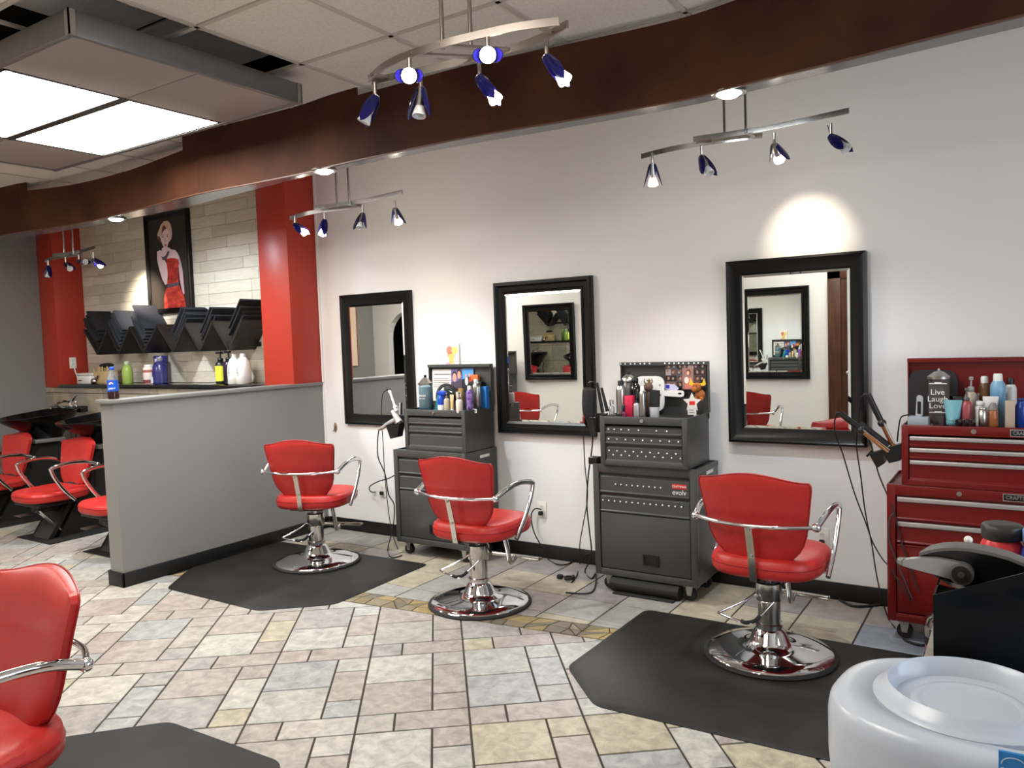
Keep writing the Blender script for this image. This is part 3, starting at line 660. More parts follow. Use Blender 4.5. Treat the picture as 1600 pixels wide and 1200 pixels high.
# ------------------------------------------------------------------ tool cabinets
def drawer_front(mb, x0, x1, z0, z1, y):
    # rolled lip at the foot, hollow finger pull along the top
    h = z1 - z0; pr = [(y + .004, z0), (y - .008, z0), (y - .010, z0 + .006), (y - .004, z0 + .012), (y - .004, z1 - .02), (y + .006, z1 - .008), (y + .02, z1 - .004), (y + .02, z0)]
    mb.prism(pr, x0, x1, 'x'); return mb
def caster(t, x, y, m=None):
    c = obj('caster', MB().prism([(x - .022, .085), (x + .022, .085), (x + .012, .03), (x - .012, .03)], y - .02, y - .017).prism([(x - .022, .085), (x + .022, .085), (x + .012, .03), (x - .012, .03)], y + .017, y + .02).box((x - .03, y - .03, .083), (x + .03, y + .03, .095)), M['brushed'], t)
    obj('wheel', MB().cyl((x, y - .014, .036), (x, y + .014, .036), .036, n=20), M['rubber'], c)
def cabinet(x0, yf, label, red=False, w=.645, d=.385, studs=False, rz=0):
    body = M['chest_red'] if red else M['chest_grey']; dk = M['chest_red_in'] if red else M['chest_dark']
    t = thing('tool_cabinet', label, 'tool cabinet', (x0, yf, 0), rz, None if red else 'grey rolling tool cabinets')
    z0, z1 = .095, .767; fr = .038
    mb = MB().box((.0015, .022, z0 + .001), (w - .0015, d - .001, z1 - .012), .003)
    mb.box((0, 0, z0), (fr, .03, z1), .003).box((w - fr, 0, z0), (w, .03, z1), .003).box((fr - .001, .0006, z1 - .05), (w - fr + .001, .03, z1 - .0006), .003).box((fr - .001, .0006, z0 + .0006), (w - fr + .001, .03, z0 + .04), .003)
    mb.box((.0005, .031, z1 - .03), (.006, d, z1 - .001)).box((w - .006, .031, z1 - .03), (w - .0005, d, z1 - .001)).box((.006, d - .006, z1 - .03), (w - .006, d - .0006, z1 - .002))
    obj('body', mb, body, t)
    zt = z1 - .055; zz = [(zt - .115, zt), (zt - .23, zt - .12)]
    for i, (a, b) in enumerate(zz):
        dr = obj('drawer', drawer_front(MB(), fr + .006, w - fr - .006, a, b, .012), body, t)
        if red: obj('handle_strip', MB().box((fr + .008, -.004, b - .026), (w - fr - .008, .012, b - .004), .003), M['alu'], dr)
        if studs:
            st = MB(); n = 9 if i == 0 else 14
            for k in range(n):
                u = (.17 + .62 * k / 8.4 if i == 0 else .04 + .9 * k / 13.5) if True else 0
                st.sphere((fr + u * (w - 2 * fr) if i else fr + (.19 + .50 * k / 8) * (w - 2 * fr), .006, (a + b) / 2 + (.012 if i else -.004)), .0048, 8, 6)
            obj('studs', st, M['stud'], dr)['kind'] = 'stuff'
            if i == 0:
                obj('badge', MB().box((w - .145, .006, b - .062), (w - .06, .009, b - .034), .001), cm((196, 52, 40)), dr, label='red badge with white maker lettering')
                text('CRAFTSMAN', M['white_matte'], dr, (w - .1025, .0055, b - .048), FACE, .0175, sx=.85)
                text('evolv', M['white_matte'], dr, (w - .1025, .0055, b - .082), FACE, .044, sx=.9)
    dz0, dz1 = z0 + .045, zz[1][0] - .006
    dr = obj('door', MB().box((fr + .004, .006, dz0), (w - fr - .004, .024, dz1), .004), body, t)
    if not red:
        obj('handle', MB().rings([[(w / 2 + a * .05, y, dz0 + .075 + b * .034) for a, b in ((-1, -1), (1, -1), (1, 1), (-1, 1))] for y in ()] ) if False else MB().box((w / 2 - .01, -.004, dz0 + .045), (w / 2 + .09, .007, dz0 + .053)).box((w / 2 - .01, -.004, dz0 + .1), (w / 2 + .09, .007, dz0 + .108)).box((w / 2 - .01, -.004, dz0 + .053), (w / 2 + .0, .007, dz0 + .1)).box((w / 2 + .08, -.004, dz0 + .053), (w / 2 + .09, .007, dz0 + .1)).box((w / 2, .002, dz0 + .053), (w / 2 + .08, .007, dz0 + .1)).box((w / 2 + .005, -.002, dz0 + .085), (w / 2 + .075, .004, dz0 + .1)), M['black_plastic'], dr)
    else:
        obj('lip', MB().box((fr + .006, .0, dz1 - .008), (w - fr - .006, .01, dz1), .002), M['chest_red'], dr)
        obj('panel_frame', MB().box((fr + .05, .002, dz0 + .05), (fr + .055, .008, dz1 - .03)), M['chest_red_in'], dr)
    if red:
        obj('lock', MB().cyl((w * .44, .002, z1 - .024), (w * .44, -.006, z1 - .024), .011, n=18), M['brushed'], t)
        pl = obj('badge', MB().box((w * .69, -.003, z1 - .04), (w * .69 + .135, .0005, z1 - .012), .001), M['black_plastic'], t, label='black plate with silver maker lettering')
        obj('rim', MB().box((w * .69 - .003, -.002, z1 - .043), (w * .69 + .138, .0003, z1 - .009)), M['alu'], pl)
        text('CRAFTSMAN', M['alu'], pl, (w * .69 + .0675, -.0035, z1 - .026), FACE, .024, sx=.86)
    else:
        obj('maker_sticker', MB().box((w, d * .45, z1 - .055), (w + .001, d * .75, z1 - .035)), M['white_matte'], t)
    for cx in (.07, w - .07):
        for cy in (.06, d - .06): caster(t, cx, cy)
    return t
def chest(x0, yf, label, red=False, w=.54, d=.31, studs=False, rz=0):
    body = M['chest_red'] if red else M['chest_grey']
    t = thing('tool_chest', label, 'tool chest', (x0, yf, .7675), rz, None if red else 'grey tool chests with open lids')
    H = .29; fr = .03
    mb = MB().box((.0015, .022, .001), (w - .0015, d - .001, H - .06)).box((.0005, .031, .0015), (.006, d - .0015, H - .001)).box((w - .006, .031, .0015), (w - .0005, d - .0015, H - .001)).box((.006, d - .006, .0015), (w - .006, d - .0015, H - .002))
    mb.box((0, 0, 0), (fr, .03, H), .003).box((w - fr, 0, 0), (w, .03, H), .003).box((fr - .001, .0006, H - .045), (w - fr + .001, .03, H - .0006), .003).box((fr - .001, .0006, .0006), (w - fr + .001, .03, .03), .003)
    obj('body', mb, body, t)
    obj('tray', MB().box((.006, .03, H - .03), (w - .006, d - .006, H - .016)), M['chest_dark'] if not red else M['chest_red_in'], t)
    n = 3; z = H - .05; hs = (.052, .055, .10)
    for i in range(3):
        a, b = z - hs[i], z
        dr = obj('drawer', drawer_front(MB(), fr + .005, w - fr - .005, a, b, .012), body, t)
        if red: obj('handle_strip', MB().box((fr + .006, -.004, b - .022), (w - fr - .006, .012, b - .003), .003), M['alu'], dr)
        if studs:
            st = MB()
            for k in range((7, 9, 18)[i]):
                if i < 2: u = (.05, .13, .22, .32, .45, .68, .81)[k] if i == 0 else .05 + .9 * k / 8; zz = (a + b) / 2
                else: u = .05 + .92 * k / 17; zz = (a + b) / 2 + (.012 if k % 2 == 0 else -.012)
                st.sphere((fr + u * (w - 2 * fr), .006, zz), .0048, 8, 6)
            obj('studs', st, M['stud'], dr)['kind'] = 'stuff'
        z = a - .004
    obj('lock', MB().cyl((w * .5, .002, H - .021), (w * .5, -.006, H - .021), .011, n=18).cyl((w * .5, -.005, H - .021), (w * .5, -.008, H - .021), .006, n=12), M['brushed'], t)
    if red:
        pl = obj('badge', MB().box((w * .74, -.003, H - .036), (w * .74 + .125, .0005, H - .01), .001), M['black_plastic'], t, label='black plate with silver maker lettering')
        obj('rim', MB().box((w * .74 - .003, -.002, H - .039), (w * .74 + .128, .0003, H - .007)), M['alu'], pl)
        text('CRAFTSMAN', M['alu'], pl, (w * .74 + .0625, -.0035, H - .023), FACE, .0225, sx=.84)
    # lid standing open at the rear
    lx0, lx1, y0, y1, lz = -.012, w + .012, d - .035, d - .002, H + .305
    mb = MB().box((lx0 + .006, y1 - .006, H - .035), (lx1 - .006, y1 - .0005, lz - .008)).box((lx0, y0, H + .0), (lx0 + .006, y1, lz - .008)).box((lx1 - .006, y0, H), (lx1, y1, lz - .008)).box((lx0, y0 - .004, lz - .008), (lx1, y1, lz)).box((lx0, y0 - .01, lz - .02), (lx1, y0 - .004, lz))
    obj('lid', mb, body, t)
    if studs:
        st = MB()
        for u in (.015, .07, .135, .185, .25, .30, .36, .535, .585, .64, .69, .74, .80, .86, .905, .965): st.sphere((lx0 + u * (lx1 - lx0), y0 - .011, lz - .009), .0055, 8, 6)
        obj('studs', st, M['stud'], t)['kind'] = 'stuff'
    return t
cabinet(-3.819, -.40, 'plain grey rolling tool cabinet nearest the half wall')
chest(-3.725, -.372, 'plain grey tool chest with open lid nearest the half wall', d=.345)
cabinet(-2.179, -.455, 'grey rolling tool cabinet with rows of white studs and a red badge', studs=True)
chest(-2.112, -.478, 'grey tool chest with open lid and rows of white studs', d=.365, studs=True)
cabinet(-.558, -.50, 'red rolling tool cabinet with silver drawer strips', red=True, w=.70, d=.44)
chest(-.492, -.50, 'red tool chest with open lid and silver drawer strips', red=True, w=.60, d=.40)
cabinet(-5.95, YF + .45, 'plain grey rolling tool cabinet by the front wall', rz=pi)
chest(-6.0, YF + .43, 'plain grey tool chest with open lid by the front wall', rz=pi, d=.30)

# ------------------------------------------------------------------ shampoo units
def shampoo(x, label):
    t = thing('shampoo_unit', label, 'wash unit', (x, -1.21, 0), pi, 'black shampoo units with red seats')
    # local +y faces away from the wall
    def lift(me, nm, parent):
        o = part(me, parent); o.location = (-.0, .0, -.085); return o
    s = lift(SEAT_ME, 'seat', t); part(SEATPIPE_ME, s)
    b = lift(BACK_ME, 'backrest', t); part(PIPE_ME, b)
    for i in (0, 1): lift(ARM_ME[i], 'armrest', t); lift(BALL_ME[i], 'ball_joint', t)
    lift(BBAR_ME, 'back_bar', t)
    obj('seat_frame', MB().box((-.2, -.2, .29), (.2, .26, .322), .004).box((-.06, -.1, .22), (.06, .2, .29), .01), M['black_plastic'], t)
    obj('base_plate', MB().rings([[(-.30, -.62, 0), (.24, -.62, 0), (.24, .24, 0), (-.30, .24, 0)], [(-.30, -.62, .008), (.24, -.62, .008), (.24, .24, .008), (-.30, .24, .008)]]), M['black_matte'], t)
    pr = [(.16, .008), (.06, .008), (-.30, .62), (-.34, .71), (-.52, .71), (-.62, .6), (-.62, .008)]
    pd = obj('pedestal', MB().prism(pr, -.10, .10, 'x', ch=.0), M['black_matte'], t, ang=20)
    obj('front_board', MB().prism([(.165, .008), (.15, .008), (-.315, .70), (-.30, .70)], -.125, .125, 'x'), cm((40, 39, 38), .45), pd, ang=20)
    for s in (-1, 1): obj('side_rail', MB().prism([(.17, .008), (.13, .008), (-.34, .705), (-.30, .705)], s * .125, s * .137, 'x'), M['black_plastic'], pd, ang=20)
    obj('top_plate', MB().box((-.16, -.56, .70), (.16, -.28, .735), .006), M['silver_grey'], pd)
    obj('strut', MB().tube([(-.04, .03, .05), (-.03, .19, .25)], .016, 10).tube([(-.075, .03, .05), (-.065, .19, .25)], .012, 10), M['chrome_worn'], t)
    obj('pedal', MB().box((.1, .14, .19), (.2, .27, .2), .003), cm((74, 66, 66), .5), t)
    # bowl: a shell from neck to rim
    cx, cy = 0.0, -.47
    rs = []
    def ring(a, bf, bb, z, dz, n=36):
        out = []
        for i in range(n):
            th = 2 * pi * i / n; c, s_ = cos(th), sin(th); yy = bf * s_ if s_ > 0 else bb * s_
            out.append((cx + a * c, cy + yy, z - dz * s_))
        return out
    prof = [(.14, .14, .14, .715, 0), (.135, .135, .13, .735, 0), (.15, .16, .14, .76, .0), (.215, .25, .2, .84, .012), (.275, .36, .25, .915, .03), (.31, .43, .28, .965, .035), (.312, .435, .282, .975, .036), (.30, .42, .272, .976, .036), (.265, .35, .245, .925, .03), (.2, .23, .185, .85, .01), (.08, .09, .08, .79, 0)]
    bowl = obj('bowl', MB().rings([ring(*p) for p in prof]), M['bowl_black'], t, ang=50)
    obj('bowl_shoulder', MB().box((-.2, -.78, .955), (.2, -.70, 1.02), .012), M['black_gloss'], bowl)
    f = obj('faucet', MB().cyl((.03, -.73, 1.02), (.03, -.73, 1.06), .018).cyl((-.07, -.73, 1.02), (-.07, -.73, 1.05), .014).sphere((-.07, -.73, 1.055), .018).tube([(.03, -.73, 1.055), (.03, -.66, 1.07), (.03, -.60, 1.05)], .011, 8, 3), M['chrome'], t)
    obj('lever', MB().tube([(.03, -.735, 1.055), (-.03, -.76, 1.12)], .009, 8), M['chrome'], f)
    obj('spray_head', MB().tube([(.13, -.7, 1.0), (.14, -.64, 1.03), (.13, -.58, 1.01)], .014, 10, 3), M['chrome'], t)
    obj('hose', MB().tube([(-.1, -.66, .93), (-.16, -.66, .8), (-.13, -.68, .7), (-.14, -.7, .5)], .008, 8, 4), M['rubber'], t)
    return t
u = shampoo(-6.9, 'black shampoo unit with red seat nearest the end of the half wall')
dup(u, 'black shampoo unit farthest from the half wall, cut off by the picture edge', (-7.97, -1.21, 0), pi)
dup(u, 'black shampoo unit mostly hidden behind the grey half wall', (-5.87, -1.21, 0), pi)

# ------------------------------------------------------------------ track lights
BODY_ME = mesh('lamp_head', MB().lathe([(.006, .012), (.013, .01), (.014, -.02), (.0165, -.03), (.0165, -.066), (.012, -.07), (.001, -.07)], 16), M['brushed'])
BULB_ON = mesh('bulb', MB().lathe([(.012, -.062), (.017, -.07), (.026, -.10), (.026, -.106), (.012, -.112), (.001, -.113)], 18), M['bulb'])
BULB_OFF = mesh('bulb', MB().lathe([(.012, -.062), (.017, -.07), (.026, -.10), (.026, -.106), (.02, -.104), (.012, -.085), (.001, -.08)], 18), M['bulb_off'])
def fin_mesh(s):
    rs = []
    for i in range(9):
        t = i / 8; z = .006 - .118 * t; r = .014 + .034 * t ** .8; w = .023 * sin(pi * min(1, (t * .86 + .14))) ** .6 + .001
        pts = []
        for k in range(-3, 4): a = k / 3 * w / max(r, .012); pts.append((s * r * cos(a), r * sin(a), z))
        for k in range(3, -4, -1): a = k / 3 * w / max(r, .012); pts.append((s * (r + .0025) * cos(a), (r + .0025) * sin(a), z))
        rs.append(pts)
    return mesh('glass_fin', MB().rings(rs), M['blue_glass'], 50)
FIN = [fin_mesh(-1), fin_mesh(1)]
def bar_mesh(pts, h=.026, wd=.008):
    P = catmull([Vector(p) for p in pts], 6); rs = []
    for i, p in enumerate(P):
        d = (P[min(i + 1, len(P) - 1)] - P[max(i - 1, 0)]); d.z = 0; d.normalize(); nrm = Vector((-d.y, d.x, 0)) * wd / 2
        rs.append([tuple(p + nrm + Vector((0, 0, h / 2))), tuple(p - nrm + Vector((0, 0, h / 2))), tuple(p - nrm - Vector((0, 0, h / 2))), tuple(p + nrm - Vector((0, 0, h / 2)))])
    return MB().rings(rs)
def track(label, bars, cross, rods, lamps, m=None, group='chrome track lights'):
    x0, y0, z0 = bars[0][0]
    t = thing('track_light', label, 'track light', (x0, y0, z0), 0, group); o0 = Vector((x0, y0, z0)); m = m or M['brushed']
    rel = lambda p: tuple(Vector(p) - o0)
    for b in bars: obj('curved_bar', bar_mesh([rel(p) for p in b]), m, t, ang=20)
    for a, b in cross: obj('cross_plate', MB().box((-.5, -.012, -.004), (.5, .012, .004), mx=Matrix.Translation((Vector(rel(a)) + Vector(rel(b))) / 2) @ (Vector(b) - Vector(a)).to_track_quat('X', 'Z').to_matrix().to_4x4() @ Matrix.Diagonal(((Vector(b) - Vector(a)).length, 1, 1, 1))), m, t)
    for p in rods: obj('hanging_rod', MB().cyl(rel(p), rel((p[0], p[1], ZC)), .0075, n=10), m, t)
    mid = Vector(rods[0]) / 2 + Vector(rods[1]) / 2; obj('ceiling_plate', MB().lathe([(.001, 0), (.07, 0), (.066, -.018), (.001, -.02)][::-1], 24, rel((mid.x, mid.y, ZC))), m, t)
    for p, d, on, e, size in lamps:
        d = Vector(d).normalized(); q = d.to_track_quat('-Z', 'Y')
        base = Vector(p) - Vector((0, 0, .062))
        obj('lamp_stem', MB().cyl(rel(p), rel(base), .0075, n=10).tube([rel(base), tuple(Vector(rel(base)) - d * .012)], .006), m, t)
        hd = part(BODY_ME, t); hd.location = Vector(rel(base)); hd.rotation_mode = 'QUATERNION'; hd.rotation_quaternion = q
        obj('tension_rod', MB().tube([(0, .004, .01), (0, .03, .05)], .0025, 6), m, hd)
        for f in FIN: part(f, hd)
        part(BULB_ON if on else BULB_OFF, hd)
        if on: spot_light('track_lamp', tuple(base + d * .118), tuple(base + d * 1.2), e, WARM, size, 1.0, .012)
TZ = 2.505; TY = -.70
def wall_track(label, xa, xb, lamps, rods, z=TZ, m=None):
    L_ = xb - xa; xm = (xa + xb) / 2
    b1 = [(xa, TY + .02, z - .022), (xa + L_ * .18, TY - .015, z - .018), (xa + L_ * .36, TY + .005, z - .012), (xa + L_ * .6, TY + .07, z - .006)]
    b2 = [(xb, TY - .02, z + .018), (xb - L_ * .3, TY + .01, z + .012), (xb - L_ * .5, TY - .005, z + .008), (xa + L_ * .30, TY - .05, z + .004)]
    cr = [((xa + L_ * .36, TY + .03, z - .004), (xa + L_ * .36, TY - .04, z - .004)), ((xa + L_ * .56, TY + .06, z - .004), (xa + L_ * .56, TY - .01, z - .004))]
    track(label, [b1, b2], cr, [(r, TY - .01, z) for r in rods], [((x, TY + dy, z - .02), d, on, e, sz) for x, dy, d, on, e, sz in lamps], m)
wall_track('chrome track light with four blue glass lamps over the largest mirror', -1.716, -.673,
    [(-1.643, -.008, (-.12, .30, -1), 1, 14, 70), (-1.378, .0, (.45, -.2, -.9), 0, 0, 0), (-1.015, .0, (.0, .80, -.45), 1, 14, 50), (-.756, 0, (.75, -.2, -.75), 0, 0, 0)], (-1.255, -1.149), m=M['chrome_worn'])
wall_track('chrome track light with four blue glass lamps beside the right red column', -4.458, -3.357,
    [(-4.38, -.008, (.75, .15, -.6), 1, 4, 80), (-4.09, .0, (-.1, -.2, -1), 1, 7, 80), (-3.73, .0, (.1, -.45, -1), 0, 0, 0), (-3.44, 0, (-.3, .6, -.75), 1, 1.8, 80)], (-3.952, -3.837), z=2.485)
wall_track('chrome track light with four blue glass lamps in front of the left red column', -7.908, -6.95,
    [(-7.80, -.008, (.0, -.1, -1), 0, 0, 0), (-7.50, .0, (.8, -.1, -.5), 0, 0, 0), (-7.27, .0, (.95, 0, -.1), 0, 0, 0), (-7.03, 0, (-.36, .9, -.5), 1, 60, 62)], (-7.498, -7.34), z=2.46)
z = 2.555
arcA = [(-2.125, -2.335, z), (-1.98, -2.405, z), (-1.837, -2.437, z), (-1.69, -2.443, z), (-1.587, -2.437, z), (-1.415, -2.413, z), (-1.265, -2.362, z)]
arcB = [(-2.135, -2.305, z), (-1.96, -2.288, z), (-1.703, -2.265, z), (-1.515, -2.258, z), (-1.372, -2.28, z), (-1.255, -2.325, z)]
track('large lens shaped chrome track light with six lamps hanging in front of the brown beam', [arcA, arcB],
    [((-1.83, -2.44, z), (-1.66, -2.262, z)), ((-1.70, -2.44, z), (-1.53, -2.258, z)), ((-2.08, -2.37, z), (-2.06, -2.30, z)), ((-1.33, -2.38, z), (-1.34, -2.29, z))],
    [(-1.713, -2.40, z), (-1.62, -2.36, z)],
    [((-2.10, -2.33, z - .012), (-.45, -.3, -1), 0, 0, 0), ((-1.905, -2.29, z - .012), (.02, -.22, -1), 0, 0, 0), ((-1.835, -2.437, z - .012), (1.15, -1.5, -.62), 1, 7, 60), ((-1.505, -2.425, z - .012), (1.05, -1.6, -.62), 1, 7, 60), ((-1.655, -2.262, z - .012), (.55, .2, -.85), 1, 9, 70), ((-1.36, -2.285, z - .012), (.6, .2, -.85), 1, 9, 70)], M['nickel'])

# ------------------------------------------------------------------ framed portrait
def flat_poly(nm, pts, m, parent, y, o, f, label=None):
    poly = [(f(*q).x - o.x, f(*q).z - o.z) for q in pts]
    return obj(nm, MB().prism(poly, y, y - .0006, 'y'), m, parent, ang=0, label=label)
PY = -.031
fc = lambda a, b: at(210 + a / 6, 320 + b / 6, PY)
o = Vector((-6.92, 0, 1.895)); pw, ph = .70, .968
t = thing('framed_portrait', 'tall black framed portrait of a woman in a red gown above the towel rack', 'picture', o)
rs = [[(-pw / 2 + d, y, d), (pw / 2 - d, y, d), (pw / 2 - d, y, ph - d), (-pw / 2 + d, y, ph - d)] for d, y in ((0, -.012), (0, -.045), (.012, -.05), (.028, -.042), (.05, -.034), (.05, -.012))]
obj('frame', MB().rings(rs, closed=True), M['frame_black'], t, ang=25)
obj('print', MB().box((-pw / 2 + .045, -.03, .045), (pw / 2 - .045, -.012, ph - .045)), cm((44, 38, 34), .4), t)
SKIN = cm((222, 196, 200), .5); SKIN2 = cm((198, 166, 176), .5); HAIR = cm((206, 172, 150), .5); HAIRD = cm((96, 60, 50), .5)
GOWN = mat('gown', (206, 74, 58), .4, rgb2=(140, 28, 26), nscale=14, stretch=(1, 1, 1.6)); DARKP = cm((40, 26, 30), .5); GLOVE = mat('glove', (96, 84, 100), .5, rgb2=(58, 48, 62), nscale=60)
y = -.0302
for nm, m, pts in (('right_arm', SKIN2, [(395, 440), (420, 480), (440, 560), (455, 640), (462, 740), (470, 830), (455, 842), (445, 790), (425, 700), (416, 600), (404, 520)]),
    ('left_arm', SKIN, [(212, 440), (240, 425), (270, 440), (285, 520), (304, 560), (312, 640), (308, 740), (290, 752), (262, 700), (235, 610), (215, 520)]),
    ('chest', SKIN, [(280, 385), (330, 405), (345, 418), (385, 425), (405, 455), (416, 505), (300, 515), (292, 470)]),
    ('bodice', GOWN, [(300, 508), (345, 498), (385, 500), (412, 515), (420, 545), (410, 600), (415, 680), (415, 735), (310, 755), (318, 690), (312, 620), (305, 560)]),
    ('skirt', GOWN, [(303, 780), (420, 752), (445, 800), (470, 860), (490, 972), (285, 998), (282, 880), (290, 820)]),
    ('belt', GLOVE, [(310, 746), (416, 726), (418, 756), (305, 783)]),
    ('hair', HAIR, [(235, 235), (250, 190), (280, 155), (315, 150), (340, 180), (352, 225), (357, 280), (350, 320), (330, 348), (262, 345), (245, 348), (222, 320), (217, 280)]),
    ('face', SKIN, [(256, 262), (272, 232), (305, 222), (330, 250), (336, 300), (325, 350), (312, 395), (298, 414), (280, 402), (262, 360), (252, 310)]),
    ('hair_wave', HAIRD, [(268, 205), (285, 190), (305, 222), (285, 238), (268, 262), (258, 285), (262, 240)]),
    ('hair_side', HAIRD, [(222, 290), (240, 300), (256, 330), (248, 347), (228, 330)]),
    ('glove', GLOVE, [(258, 484), (298, 474), (318, 440), (334, 428), (326, 462), (303, 515), (270, 520)]),
    ('hand', SKIN, [(258, 440), (268, 405), (290, 396), (304, 425), (306, 452), (296, 480), (270, 490), (260, 470)]),
    ('lips', cm((176, 24, 30), .4), [(284, 377), (299, 370), (312, 373), (300, 389)]),
    ('brow', HAIRD, [(256, 290), (272, 281), (288, 286), (272, 287)]), ('brow', HAIRD, [(304, 284), (318, 276), (332, 279), (318, 283)]),
    ('eye', DARKP, [(262, 302), (274, 296), (285, 301), (274, 307)]), ('eye', DARKP, [(307, 298), (318, 291), (328, 295), (318, 302)]),
    ('nose_shade', SKIN2, [(297, 300), (302, 345), (294, 352), (290, 348)])):
    flat_poly(nm, pts, m, t, y, o, fc); y -= .0007

# ------------------------------------------------------------------ zigzag rack with folded towels
RY = -.29
tops = [-8.03, -7.595, -7.21, -6.765, -6.35, -5.955, -5.56]; bots = [-7.80, -7.42, -7.01, -6.54, -6.148, -5.75]
ZT, ZBt = 1.775, 1.525
t = thing('towel_rack', 'black zigzag wall rack of slanted boards holding dark towels', 'rack', (tops[0], 0, ZBt))
def board(xa, za, xb, zb2):
    d = Vector((xb - xa, 0, zb2 - za)).normalized(); n = Vector((-d.z, 0, d.x)) * .011
    a, b = Vector((xa, 0, za)), Vector((xb, 0, zb2))
    poly = [((p + q).x - tops[0], (p + q).z - ZBt) for p, q in ((a, -n), (b, -n), (b, n), (a, n))]
    obj('board', MB().prism(poly, -.005, RY, 'y'), mat('rack_board', (30, 25, 22), .4) if 'rack' not in M else M['rack'], t, ang=10)
M['rack'] = mat('rack_board', (32, 27, 24), .4)
for i in range(6):
    board(tops[i], ZT, bots[i], ZBt); board(bots[i], ZBt, tops[i + 1], ZT)
obj('back_rail', MB().box((.02, -.012, .02), (tops[-1] - tops[0] - .1, -.001, .06)), M['rack'], t)
tow_cols = [(24, 24, 27), (36, 40, 49), (38, 41, 49), (22, 23, 30), (18, 18, 22), (16, 16, 18)]
side = [-1, -1, -1, 1, 1, 1]      # which slanted board the stack leans on
for i in range(6):
    n = (6, 6, 6, 5, 4, 5)[i]
    sgn = side[i]
    bx = bots[i]; tp = tops[i] if sgn < 0 else tops[i + 1]
    for k in range(n):
        # a folded towel lying along the slanted board, stacked away from it
        d = Vector((tp - bx, 0, ZT - ZBt)); Ln = d.length; d.normalize(); nr = Vector((-d.z, 0, d.x)) * (1 if sgn > 0 else -1) * -1
        if nr.z < 0: nr = -nr
        th = .024 + random.uniform(-.003, .004); off = .014 + k * .0255
        e0 = .05 + .022 * k + random.uniform(-.006, .012); e1 = Ln + .055 + .012 * k + random.uniform(-.015, .03) - (.03 * (n - k) / n)
        yf = RY + .02 + random.uniform(-.014, .014); rs = []
        for s_ in range(7):
            u = e0 + (e1 - e0) * s_ / 6; sag = .008 * sin(pi * s_ / 6) + random.uniform(-.002, .002)
            c0 = Vector((bx, 0, ZBt)) + d * u + nr * (off - sag * .4)
            r = []
            for (yy, q) in ((-.02, .1), (-.02, .9), (yf + .01, 1), (yf, .75), (yf, .25), (yf + .01, 0)): r.append(tuple(c0 + nr * th * q + Vector((0, yy, 0))))
            rs.append(r)
        o0 = Vector((bx, RY / 2, ZBt + .02))
        mb = MB().rings([[tuple(Vector(p) - o0) for p in r] for r in rs])
        tw_ = obj('folded_towel', mb, cm(tow_cols[i], .95, bump=.6, bscale=500), None, loc=o0)
        slot = ('first', 'second', 'third', 'fourth', 'fifth', 'sixth')[i]
        pos = 'lowest' if k == 0 else 'topmost' if k == n - 1 else ('', 'second lowest', 'third lowest', 'fourth lowest', 'fifth lowest')[k]
        tag(tw_, '%s towel, %s in its stack, in the %s rack slot from left' % ('grey blue' if i in (1, 2) else 'black', pos, slot), 'towel', 'folded towels in the zigzag rack')

# ------------------------------------------------------------------ bottles and tools
def vessel(name, label, cat, x, y, z, prof, m, parts=(), group=None, n=20, sx=1.0, sy=1.0, body='bottle_body', rz=0, tilt=None):
    t = thing(name, label, cat, (x, y, z), rz, group)
    if tilt: t.rotation_euler = tilt
    obj(body, MB().lathe(prof, n, sx=sx, sy=sy), m, t, ang=50)
    for pn, pp, pm_ in parts:
        obj(pn, MB().lathe(pp, n, sx=sx, sy=sy) if isinstance(pp, list) else pp, pm_, t, ang=50)
    return t
def P_bottle(r, h, neck=.4, sh=.18):           # rounded shoulder bottle
    return [(r * .9, 0), (r, .006), (r, h * (1 - sh)), (r * .9, h * (1 - sh * .5)), (r * .6, h * (1 - sh * .12)), (r * neck, h), (.0005, h)]
def cyl_prof(r, z0, z1, e=.003): return [(.0005, z0), (r - e, z0), (r, z0 + e), (r, z1 - e), (r - e, z1), (.0005, z1)]
def aerosol(name, label, x, y, z, w_, h, m, capm, group=None, label_band=None, nozzle=None):
    r = w_ / 2; ps = [('cap', [(.0005, h * .86), (r * .62, h * .86), (r * .6, h * .97), (r * .5, h), (.0005, h)], capm)]
    if label_band: ps.append(('label_band', [(r + .0006, h * .2), (r + .0008, h * .2), (r + .0008, h * .6), (r + .0006, h * .6)], label_band))
    if nozzle: ps.append(('nozzle', cyl_prof(r * .3, h * .985, h * 1.03), nozzle))
    return vessel(name, label, 'can', x, y, z, [(r * .92, 0), (r, .005), (r, h * .74), (r * .93, h * .8), (r * .66, h * .86), (.0005, h * .865)], m, ps, group, body='can_body')
def pump(name, label, x, y, z, w_, h, m, capm, group=None, hb=.7, head=True, band=None):
    r = w_ / 2; b = h * hb
    ps = [('pump_collar', cyl_prof(r * .5, b, b + h * .1), capm), ('pump_head', MB().cyl((0, 0, b + h * .1), (0, 0, h * .95), r * .16).box((-r * .9 if head else -r * .3, -r * .3, h * .93), (r * .35, r * .3, h), .002), capm)]
    if band: ps.append(('label_band', [(r + .0006, b * .12), (r + .001, b * .12), (r + .001, b * .8), (r + .0006, b * .8)], band))
    return vessel(name, label, 'bottle', x, y, z, P_bottle(r, b), m, ps, group)
